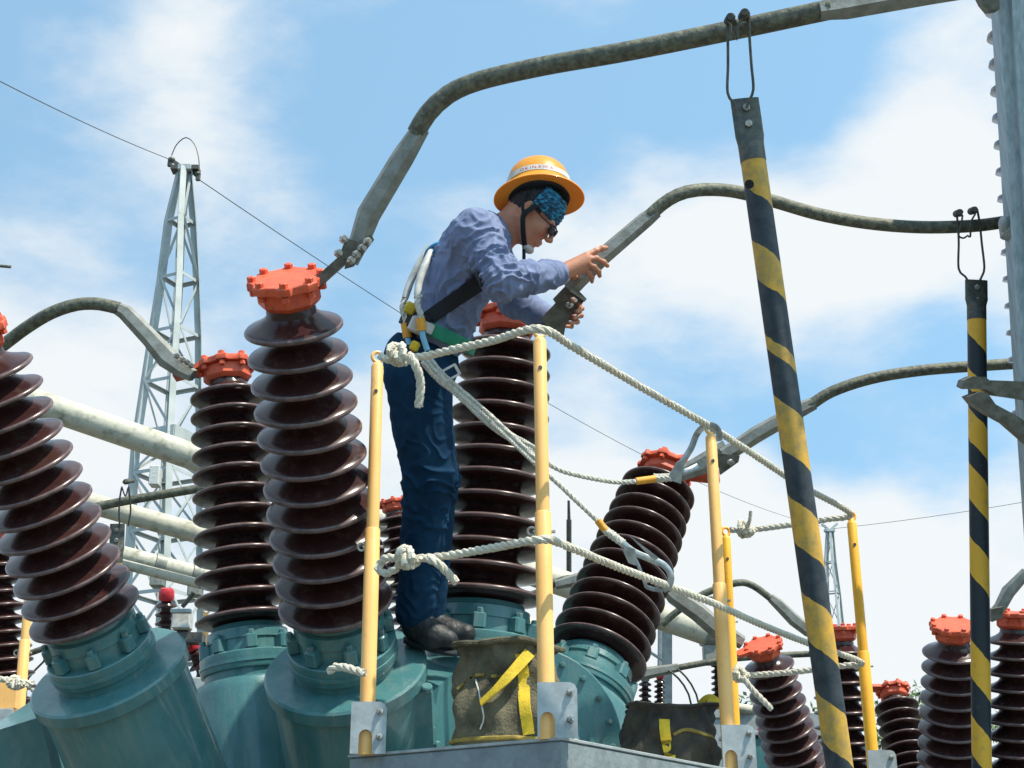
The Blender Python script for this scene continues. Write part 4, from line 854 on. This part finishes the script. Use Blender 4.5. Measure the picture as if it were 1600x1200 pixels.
# shirt ---------------------------------------------------------------
S = Field(lo, hi, .0044)
S.ell(Mn(738, 398), (.150, .125, .180), spine, fwdT, sideT, .05); S.ell(Mn(712, 450), (.17, .122, .165), spine, fwdT, sideT, .06); S.ell(Mn(688, 512), (.13, .120, .155), spine, fwdT, sideT, .05)
S.cap(shN, shF, .078, .078, .06); S.cap(Mn(765, 372, -.07), Mn(765, 372, .07), .066, .066, .05)
def sleeve_(a, b, c):
    S.cap(a, b, .076, .062, .05); S.cap(b, b + (c - b) * .80, .062, .052, .03); S.cap(b + (c - b) * .80, b + (c - b) * .97, .047, .046, .012)
sleeve_(shN, elN, wrN); sleeve_(shF, elF, wrF)
# collar, open cuffs
S.cap(Mn(774, 352, -.062), Mn(797, 400, -.056), .024, .015, .008); S.cap(Mn(776, 360, .055), Mn(796, 398, .052), .020, .015, .015); S.cap(Mn(772, 350, -.04), Mn(772, 350, .04), .018, .018, .012)
for e_, w_ in ((elN, wrN), (elF, wrF)):
    u = unit(w_ - e_); S.cap(w_ + u * .004, w_ + u * .06, .041, .045, .004, op='s'); S.cap(w_ - u * .03, w_ + u * .03, .034, .038, .003, op='s')
S.cap(H(-.02, -.075), Mn(780, 378, 0), .058, .050, .006, op='s')
# hem cut where the belt sits
sl, (X, Y, Z) = S.sub(lo, hi, 0); hemc = Mn(670, 548); hn = unit(spine * .9 + D3(-.1, .0, 0))
S.f = np.maximum(S.f, -((X - hemc[0]) * hn[0] + (Y - hemc[1]) * hn[1] + (Z - hemc[2]) * hn[2]))
SF = S.copy(); V, Fq = S.mesh(); V = smooth(V, Fq, 2); n_ = vnormals(V, Fq)
def folds(V, axis, c, along, ln, amp, freq, seed, warp=.9):
    """ridged cloth folds running across `axis`, fading away from c"""
    q = V - c; a = q @ axis; w_ = np.exp(-(np.linalg.norm(q, axis=1) / ln) ** 2); nz = noise3(V, 9, seed) * warp * 3.1 + noise3(V, 21, seed + 1) * warp * 1.2
    b = q @ along; r = 1 - np.abs(np.sin(a * freq + b * freq * .45 + nz * 2)); return w_ * amp * (r ** 1.6 - .35)
uN, fN, uF = unit(elN - shN), unit(wrN - elN), unit(wrF - elF)
dsp = folds(V, uN, shN * .45 + elN * .55, EX, .14, .018, 50, 3) + folds(V, fN, elN * .7 + wrN * .3, EZ, .14, .019, 54, 7) + folds(V, uN, elN, EX, .12, .017, 60, 9) + folds(V, fN, elN * .15 + wrN * .85, EZ, .06, .005, 120, 17)
dsp += folds(V, unit(D3(.5, 1, 0)), Mn(728, 400, -.15), EX, .17, .016, 42, 12) + folds(V, unit(D3(1, .25, 0)), Mn(735, 500, -.12), EZ, .14, .019, 55, 15) + folds(V, unit(D3(.9, -.5, 0)), Mn(680, 440, -.1), EX, .16, .014, 40, 19) + folds(V, uF, elF, EX, .13, .010, 60, 21)
dsp += noise3(V, 26, 5) * .0028 + noise3(V, 55, 6) * .0012
lim = np.ones(len(V))
V = V + n_ * dsp[:, None] * lim[:, None]; V = smooth(V, Fq, 1)
shirt = obj('shirt', (V, Fq), 'shirt', PR, 80)
BVS = bvh_of(shirt)
# trousers ------------------------------------------------------------
T = Field(lo, hi, .0046)
T.ell(Mn(657, 566), (.130, .138, .160), spine, fwdT, sideT, .05)
T.cap(hipN, kneeN, .118, .090, .04); T.cap(kneeN, ankN, .086, .070, .04); T.cap(hipF, kneeF, .108, .084, .04); T.cap(kneeF, ankF, .084, .068, .04)
sl, (X, Y, Z) = T.sub(lo, hi, 0); T.f = np.maximum(T.f, ((X - hemc[0]) * hn[0] + (Y - hemc[1]) * hn[1] + (Z - hemc[2]) * hn[2]) - .035)
TF = T.copy(); V, Fq = T.mesh(); V = smooth(V, Fq, 2); n_ = vnormals(V, Fq)
dn = unit(kneeN - hipN)
dsp = folds(V, unit(EZ + EX * .35), kneeN, EX, .16, .019, 36, 31) + folds(V, unit(EZ - EX * .4), Mn(665, 850, -.1), EX, .16, .011, 30, 33) + folds(V, unit(EZ + EX * .2), Mn(655, 930, -.08), EX, .10, .017, 48, 35) + folds(V, unit(EZ - EX * .7), Mn(650, 620, -.1), EX, .17, .006, 32, 37) + folds(V, unit(EZ + EX * .3), kneeF, EX, .15, .014, 50, 39)
dsp += noise3(V, 15, 41) * .004 + noise3(V, 40, 42) * .0018
V = smooth(V + n_ * dsp[:, None], Fq, 1); trs = obj('trousers', (V, Fq), 'trouser', PR, 80); BVT = bvh_of(trs)
# boots ----------------------------------------------------------------
def boot(an, heel, ball, toe):
    b = Field(np.minimum.reduce([an, heel, toe]) - .12, np.maximum.reduce([an, heel, toe]) + .12, .0044)
    b.cap(an + EZ * .03, an - EZ * .04, .052, .046, .02); b.cap(heel + EZ * .01, ball, .040, .046, .03); b.cap(ball, toe, .046, .036, .03); b.cap(an - EZ * .03, ball, .044, .034, .03)
    for k in range(5): q = (an - EZ * .02) * (1 - .15 * k - .1) + (ball + EZ * .03) * (.15 * k + .1); b.cap(q - EY * .03, q + EY * .02, .007, .007, .004)
    V, Fq = b.mesh(); o = obj('boot', (V, Fq), 'boot', PR, 60)
    pts = [heel - EX * .03, ball + EX * 0, toe + EX * .03]; m = MB(); x_ = unit(toe - heel); 
    rings = [[Vector(p + np.array(EY) * w_ * math.copysign(abs(math.sin(a)) ** .6, math.sin(a)) + np.array(EZ) * (.011 * math.cos(a)) - np.array(EZ) * .040) for a in [2 * math.pi * k / 16 for k in range(16)]] for p, w_ in ((heel - x_ * .040, .018), (heel - x_ * .025, .036), (heel, .042), ((heel + ball) / 2, .040), (ball, .048), (toe, .042), (toe + x_ * .022, .030), (toe + x_ * .036, .012))]
    obj('sole', MB().loft(rings), 'black', o, 50)
boot(Mn(650, 948, -.10), Mn(646, 986, -.10), Mn(680, 996, -.14), Mn(700, 1000, -.16)); boot(Mn(668, 950, .12), Mn(668, 984, .12), Mn(704, 990, .08), Mn(728, 990, .06))
# hair, bandana, helmet -------------------------------------------------
def headshell(grow, cond, h=.0032, thick=.02):
    b = Field(HC - .16, HC + .16, h); b.ell(H(-.012, .03), tuple(v + grow for v in (.098, .088, .076)), hf, hu, hs, .01)
    X, Y, Z = b.all(); fx, fy, fz = X - HC[0], Y - HC[1], Z - HC[2]; f_ = (fx * hf[0] + fy * hf[1] + fz * hf[2]) / HS; u_ = (fx * hu[0] + fy * hu[1] + fz * hu[2]) / HS; s_ = (fx * hs[0] + fy * hs[1] + fz * hs[2]) / HS
    b.f = np.maximum(b.f, cond(f_, u_, s_).astype(np.float32)); return b.mesh()
def hair_c(f, u, s): return np.maximum(np.maximum(f - .034 - .0 * u, -(u + .055)), np.maximum(-(u + .012) , f + .012) * 1.0 if False else np.minimum(-(u - .002), -( -f - .030) ))
V, Fq = headshell(.005, hair_c); n_ = vnormals(V, Fq); V = V + n_ * (noise3(V, 90, 50) * .003)[:, None]; obj('hair', (V, Fq), 'hair', PR, 70)
V, Fq = headshell(.014, lambda f, u, s: np.maximum(np.maximum(-(f + .006), -(u - .012 + .12 * (f - .03))), u - .095)); n_ = vnormals(V, Fq); V = V + n_ * (np.sin((V - HC) @ hu * 420 + noise3(V, 30, 52) * 3) * .0012)[:, None]
obj('bandana', (V, Fq), 'bandana', PR, 70)
hn_ = unit(D3(-.02, -.86, .50)); hz = Vector(hn_); hx = Vector(unit(np.array(RT) - hn_ * np.dot(RT, hn_))); hy = hz.cross(hx); HO = Vector(Mn(842, 302, -.01))
def hp(a, r, h, el=1.0):
    if r > .112 and h < .016: q_ = .50 + .50 * math.cos(a) ** 2; r = .112 + (r - .112) * q_; h = .014 + (h - .014) * (.35 + .65 * q_)
    return HO + hx * (math.cos(a) * r * 1.04) + hy * (math.sin(a) * r * .96) + hz * h
def helm(prof, n=56): return [[hp(2 * math.pi * j / n, r, h) for j in range(n)] for r, h in prof]
outer = [(.157, -.030), (.156, -.024), (.138, -.008), (.122, .006), (.112, .014), (.110, .035), (.107, .060), (.098, .088), (.082, .110), (.060, .126), (.034, .135), (.010, .138)]
inner = [(.004, .132), (.034, .129), (.060, .119), (.080, .103), (.094, .082), (.102, .055), (.105, .030), (.107, .012), (.120, -.002), (.136, -.014), (.153, -.030)]
hel = obj('helmet', MB().loft(helm(outer + inner)), 'helmet', PR, 50)
rd = MB(); ridge = [hp(0, .0, .0)]
band = MB(); n = 40
a0, a1 = R(-176), R(8)
rr_ = [[hp(a0 + (a1 - a0) * j / n, r, h) for (r, h) in ((.1125, .024), (.1122, .046), (.1085, .046), (.1085, .024))] for j in range(n + 1)]
obj('band', MB().loft(rr_), 'plastic', hel, 50)
tx = bpy.data.curves.new('txt', 'FONT'); tx.body = 'OKINAWA'; tx.size = .020; tx.extrude = 0; tx.space_character = 1.35; to = bpy.data.objects.new('txt', tx); COL.objects.link(to)
dg = bpy.context.evaluated_depsgraph_get(); tm = bpy.data.meshes.new_from_object(to.evaluated_get(dg)); bpy.data.objects.remove(to)
tv = []; wT = max(v.co.x for v in tm.vertices)
for v in tm.vertices:
    a = R(-95) + (v.co.x - wT / 2) / .112; tv.append(hp(a, .1130, .029 + v.co.y * .85))
obj('lettering', (tv, [tuple(p.vertices) for p in tm.polygons]), 'red', hel, smooth=False)
# headband cradle inside the helmet, straps, chin cup, glasses
m = MB(); m.loft([[hp(2 * math.pi * j / 40, r, h) for j in range(40)] for r, h in ((.106, -.030), (.106, .018), (.102, .018), (.099, -.030))] ); obj('headband', m, 'black', hel)
def tubeH(pts, r, n=8, flat=1.0): return MB().tube(catmull([Vector(H(*p)) for p in pts], .008), r, n, ref=Vector(hs), flat=flat)
def stripH(pts, w_, th=.003):
    pp = catmull([Vector(H(*p)) for p in pts], .008); return strip([(p, (p - Vector(HC)).normalized()) for p in pp], w_, th)
for sg in (-1, 1):
    obj('chin_strap', stripH([(.018, .035, sg * .083), (.006, .0, sg * .084), (-.002, -.038, sg * .080), (.018, -.070, sg * .064), (.046, -.102, sg * .040), (.066, -.121, sg * .018)], .018), 'black', PR)
    obj('strap_branch', stripH([(-.048, .030, sg * .082), (-.035, -.005, sg * .084), (-.004, -.038, sg * .081)], .012), 'black', PR)
obj('chin_cup', MB().ell(Vector(H(.066, -.110)), (.024, .018, .034), Vector(hf), Vector(hu), Vector(hs)), 'cup', PR)
obj('strap_tail', strip([(Vector(H(.060, -.122, -.02)) + Vector((0, 0, -.012)) * k, Vector((-.2, -1, 0)).normalized()) for k in range(5)], .012), 'black', PR)
for sg in (-1, 1):
    obj('lens', MB().ell(Vector(H(.097, -.014, sg * .034)), (.004, .016, .026), Vector(unit(hf + hs * sg * .35)), Vector(hu), Vector(unit(hs - hf * sg * .35))), 'lens', PR)
    c_ = Vector(H(.100, -.014, sg * .034)); X1 = Vector(hu); X2 = Vector(unit(hs - hf * sg * .35))
    obj('glasses_rim', MB().tube([c_ + X1 * .017 * math.cos(a) + X2 * .027 * math.sin(a) for a in [2 * math.pi * k / 24 for k in range(25)]], .0022, 6), 'black', PR)
    obj('glasses_arm', tubeH([(.095, -.006, sg * .066), (.05, -.004, sg * .078), (-.005, .004, sg * .083)], .0024, 6), 'black', PR)
# harness ---------------------------------------------------------------
def slab(field, c, n, w_, lo_, hi_, grow=.007, depth=.012, name='belt', material='green', cut=None):
    b = Field(lo_, hi_, .0036); X, Y, Z = b.all(); gx = [np.clip((g_ - field.lo[k]) / field.h, 0, field.n[k] - 1.001) for k, g_ in enumerate((X.ravel(), Y.ravel(), Z.ravel()))]
    i = [g_.astype(int) for g_ in gx]; t = [(g_ - j).astype(np.float32) for g_, j in zip(gx, i)]; f = 0
    for a in (0, 1):
        for b_ in (0, 1):
            for c_ in (0, 1):
                w3 = (t[0] if a else 1 - t[0])[:, None, None] * (t[1] if b_ else 1 - t[1])[None, :, None] * (t[2] if c_ else 1 - t[2])[None, None, :]
                f = f + w3 * field.f[np.ix_(i[0] + a, i[1] + b_, i[2] + c_)]
    q = (X - c[0]) * n[0] + (Y - c[1]) * n[1] + (Z - c[2]) * n[2]
    f = np.maximum(np.maximum(f - grow, -(f + depth)), np.abs(q) - w_ / 2)
    if cut is not None:
        for cc_, cn in cut: f = np.maximum(f, (X - cc_[0]) * cn[0] + (Y - cc_[1]) * cn[1] + (Z - cc_[2]) * cn[2])
    b.f = f.astype(np.float32); V, Fq = b.mesh(); return obj(name, (V, Fq), material, PR, 60)
uni = S.copy(); uni.f = SF.f.copy()
bl = np.minimum(SF.f, .5)
# belt around the waist over shirt and trousers
W0 = Mn(692, 524); wn = unit(D3(30, -66, 0)); UF = SF.copy()
sl, (X, Y, Z) = UF.sub(UF.lo, UF.lo + (UF.n - 1) * UF.h, 0)
UF.ell(Mn(684, 530), (.13, .128, .165), spine, fwdT, sideT, .03)
slab(UF, W0, wn, .050, Mn(600, 600, -.3).clip(lo, hi), Mn(780, 450, .3).clip(lo, hi) + [0, .3, 0], .010, .02) if False else None
l2 = np.minimum(Mn(600, 600, -.25), Mn(790, 440, .25)); h2 = np.maximum(Mn(600, 600, -.25), Mn(790, 440, .25)); l2[1] = 4.0; h2[1] = 5.3
slab(UF, W0, wn, .048, l2, h2, .012, .02)
slab(UF, Mn(672, 512), unit(D3(30, -66, 0)), .062, l2, h2, .020, .01, 'back_pad', 'black', cut=[(Mn(672, 520), unit(D3(1, .35, 0)))])
slab(SF, Mn(708, 476), unit(D3(-42, -62, 0)), .052, l2, h2, .008, .02, 'harness_strap', 'black', cut=[(Mn(752, 440), unit(D3(1, -.3, 0)))])
l3 = np.minimum(Mn(740, 480, -.3), Mn(840, 380, .25)); h3 = np.maximum(Mn(740, 520, -.3), Mn(840, 380, .25)); l3[2] = Mn(780, 520)[2]; l3[1] = 4.0; h3[1] = 5.3
slab(SF, Mn(790, 462), unit(D3(1, -.2, 0)), .045, l3, h3, .006, .02, 'chest_strap', 'black', cut=[(Mn(790, 440), unit(D3(0, -1, 0))), (Mn(790, 440, -.15), -EY), (Mn(790, 440, .12), EY)])
obj('buckle', MB().box(Vector(Mn(668, 512, -.185)), (.022, .006, .020), Vector(unit(D3(1, .45, 0))), Vector(FW), Vector(unit(D3(.45, -1, 0))), .005), 'plastic', PR)
obj('pouch', MB().box(Vector(Mn(652, 508, -.17)), (.028, .014, .030), Vector(unit(D3(1, .45, 0))), Vector(FW), Vector(unit(D3(.45, -1, 0))), .008), 'cup', PR)
# lanyards: shock pack, rope, sleeve, tube, webbing, hook ------------------
def lanyard(label, dx, pack, rp, orange, bluep, web, rope2, or2, knotp, hookf):
    t = thing('safety_lanyard', label, 'lanyard', Vector(Mn(*pack[0])), 'safety lanyards hanging from the worker harness'); q = lambda L_: [Vector(Mn(*p)) for p in L_]
    obj('shock_pack', MB().tube(catmull(q(pack), .02), [.010] + [.017] * 0 + [.0135 if 0 < i < len(catmull(q(pack), .02)) - 1 else .012 for i in range(1, len(catmull(q(pack), .02)))], 14), 'plastic', t)
    obj('rope', MB().rope(q(rp), .0115), 'ropepale', t); obj('orange_sleeve', MB().tube(q(orange), .0165, 14), 'yorange', t); obj('tube', MB().tube(catmull(q(bluep), .02), .0105, 12), 'blue', t)
    m = MB(); m.rope(q(web), .0105, .030); m.rope([p_ + UP * .012 + RT * .008 for p_ in q(web)], .008, .026); obj('webbing', m, 'ropepale', t)
    m = MB(); m.rope(q(rope2), .0085); obj('rope', m, 'ropepale', t); obj('orange_sleeve', MB().tube(q(or2), .0125, 12), 'yorange', t); m = MB(); m.rope(q(knotp), .013, .05); m.rope([p + UP * .008 + FW * .01 for p in q(knotp)], .010, .04); obj('splice', m, 'ropepale', t)
    hookf(t); return t
def hk1(t):
    def sw(pts, r, nm, fl=.45): obj(nm, MB().tube(catmull([P(*p) for p in pts], .01), r, 8, ref=(0, 1, 0), flat=fl), 'hook', t, 50)
    d = 4.58
    sw([(972, 848, d), (990, 862, d), (1012, 872, d), (1036, 882, d), (1048, 898, d), (1046, 914, d), (1036, 922, d)], .0115, 'hook_body')
    sw([(1036, 922, d), (1022, 921, d), (1010, 917, d)], .0075, 'hook_nose'); sw([(984, 858, d), (996, 880, d), (1006, 906, d), (1010, 918, d)], .006, 'gate_lever', .8)
    obj('hook_plate', MB().prism([P(a, b, d - .012) for a, b in [(976, 852), (992, 858), (994, 884), (982, 880), (974, 862)]], FW * .008), 'hook', t, 30); obj('locking_lever', MB().prism([P(a, b, d - .014) for a, b in [(984, 838), (990, 842), (1030, 872), (1022, 876)]], FW * .006), 'hook', t, 30)
lanyard('lanyard with silver hook clipped onto the lower guard rope', 0, [(677, 388, -.02), (666, 410, -.08), (655, 440, -.12), (652, 466, -.15)], [(656, 462, -.16), (652, 474, -.18), (657, 490, -.19), (658, 500, -.19)], [(657, 498, -.195), (659, 517, -.2)],
    [(659, 516, -.2), (662, 530, -.205), (668, 548, -.21)], [(666, 560, -.22), (680, 580, -.24), (700, 600, -.26), (760, 652, -.32), (836, 724, -.42)], [(836, 724, -.42), (866, 750, -.44), (900, 782, -.45), (936, 816, -.46)], [(934, 813, -.46), (946, 829, -.465)], [(944, 828, -.465), (960, 840, -.47), (976, 852, -.47)], hk1)
def hk2(t):
    d = 4.80
    def sw(pts, r, nm, fl=.5): obj(nm, MB().tube(catmull([P(*p) for p in pts], .01), r, 8, ref=(0, 1, 0), flat=fl), 'hook', t, 50)
    sw([(1050, 746, d), (1066, 722, d), (1080, 700, d), (1088, 680, d), (1098, 668, d - .02), (1112, 664, d - .03), (1122, 672, d - .02), (1124, 688, d)], .0115, 'hook_body')
    sw([(1052, 740, d), (1072, 736, d), (1090, 728, d + .02)], .010, 'gate_lever')
    obj('hook_plate', MB().prism([P(a, b, d - .02) for a, b in [(1046, 742), (1058, 722), (1072, 716), (1066, 740), (1064, 756), (1052, 752)]], FW * .012), 'hook', t, 30)
lanyard('lanyard with silver hook hung over the third railing post near the leaning bushing', 1, [(672, 384, .02), (655, 412, .0), (640, 444, -.02), (633, 466, -.04)], [(632, 468, -.06), (629, 484, -.08), (634, 498, -.10), (634, 508, -.10)], [(633, 506, -.11), (637, 528, -.12)],
    [(636, 526, -.12), (642, 544, -.14), (652, 560, -.17)], [(660, 566, -.24), (684, 592, -.25), (720, 622, -.28), (770, 668, -.33), (834, 706, -.40)], [(834, 706, -.40), (866, 730, -.38), (900, 742, -.36), (960, 753, -.30), (998, 752, -.28)], [(994, 752, -.28), (1024, 748, -.26)], [(1022, 748, -.26), (1040, 748, -.26), (1054, 746, -.26)], hk2)
m = MB(); m.tube(catmull([Vector(Mn(*p)) for p in [(664, 404, -.02), (668, 392, -.03), (680, 382, -.04), (694, 378, -.02)]], .01), .007, 8); obj('cord_loop', m, 'teallace', PR)
obj('cord_loop', MB().tube(catmull([Vector(Mn(*p)) for p in [(668, 402, -.04), (678, 394, -.05), (690, 384, -.05), (700, 374, -.03)]], .01), .006, 8), 'teallace', PR)
for p, s_ in (((641, 482, -.13), .022), ((648, 541, -.20), .018)): obj('reel', MB().box(Vector(Mn(*p)), (s_ * .9, .01, s_), Vector(unit(D3(1, .5, 0))), Vector(FW), Vector(unit(D3(.5, -1, 0))), .006), 'strap', PR)
m = MB()
c_ = Vector(Mn(703, 583, -.30)); ux = Vector(unit(D3(1, -.55, 0))); uy = Vector(unit(D3(.55, 1, 0)))
for k in (-1, 1): m.box(c_ + ux * .028 * k, (.005, .004, .020), ux, Vector(FW), uy, .0015); m.box(c_ + uy * .018 * k, (.030, .004, .004), ux, Vector(FW), uy, .0015)
obj('web_buckle', m, 'plastic', PR)
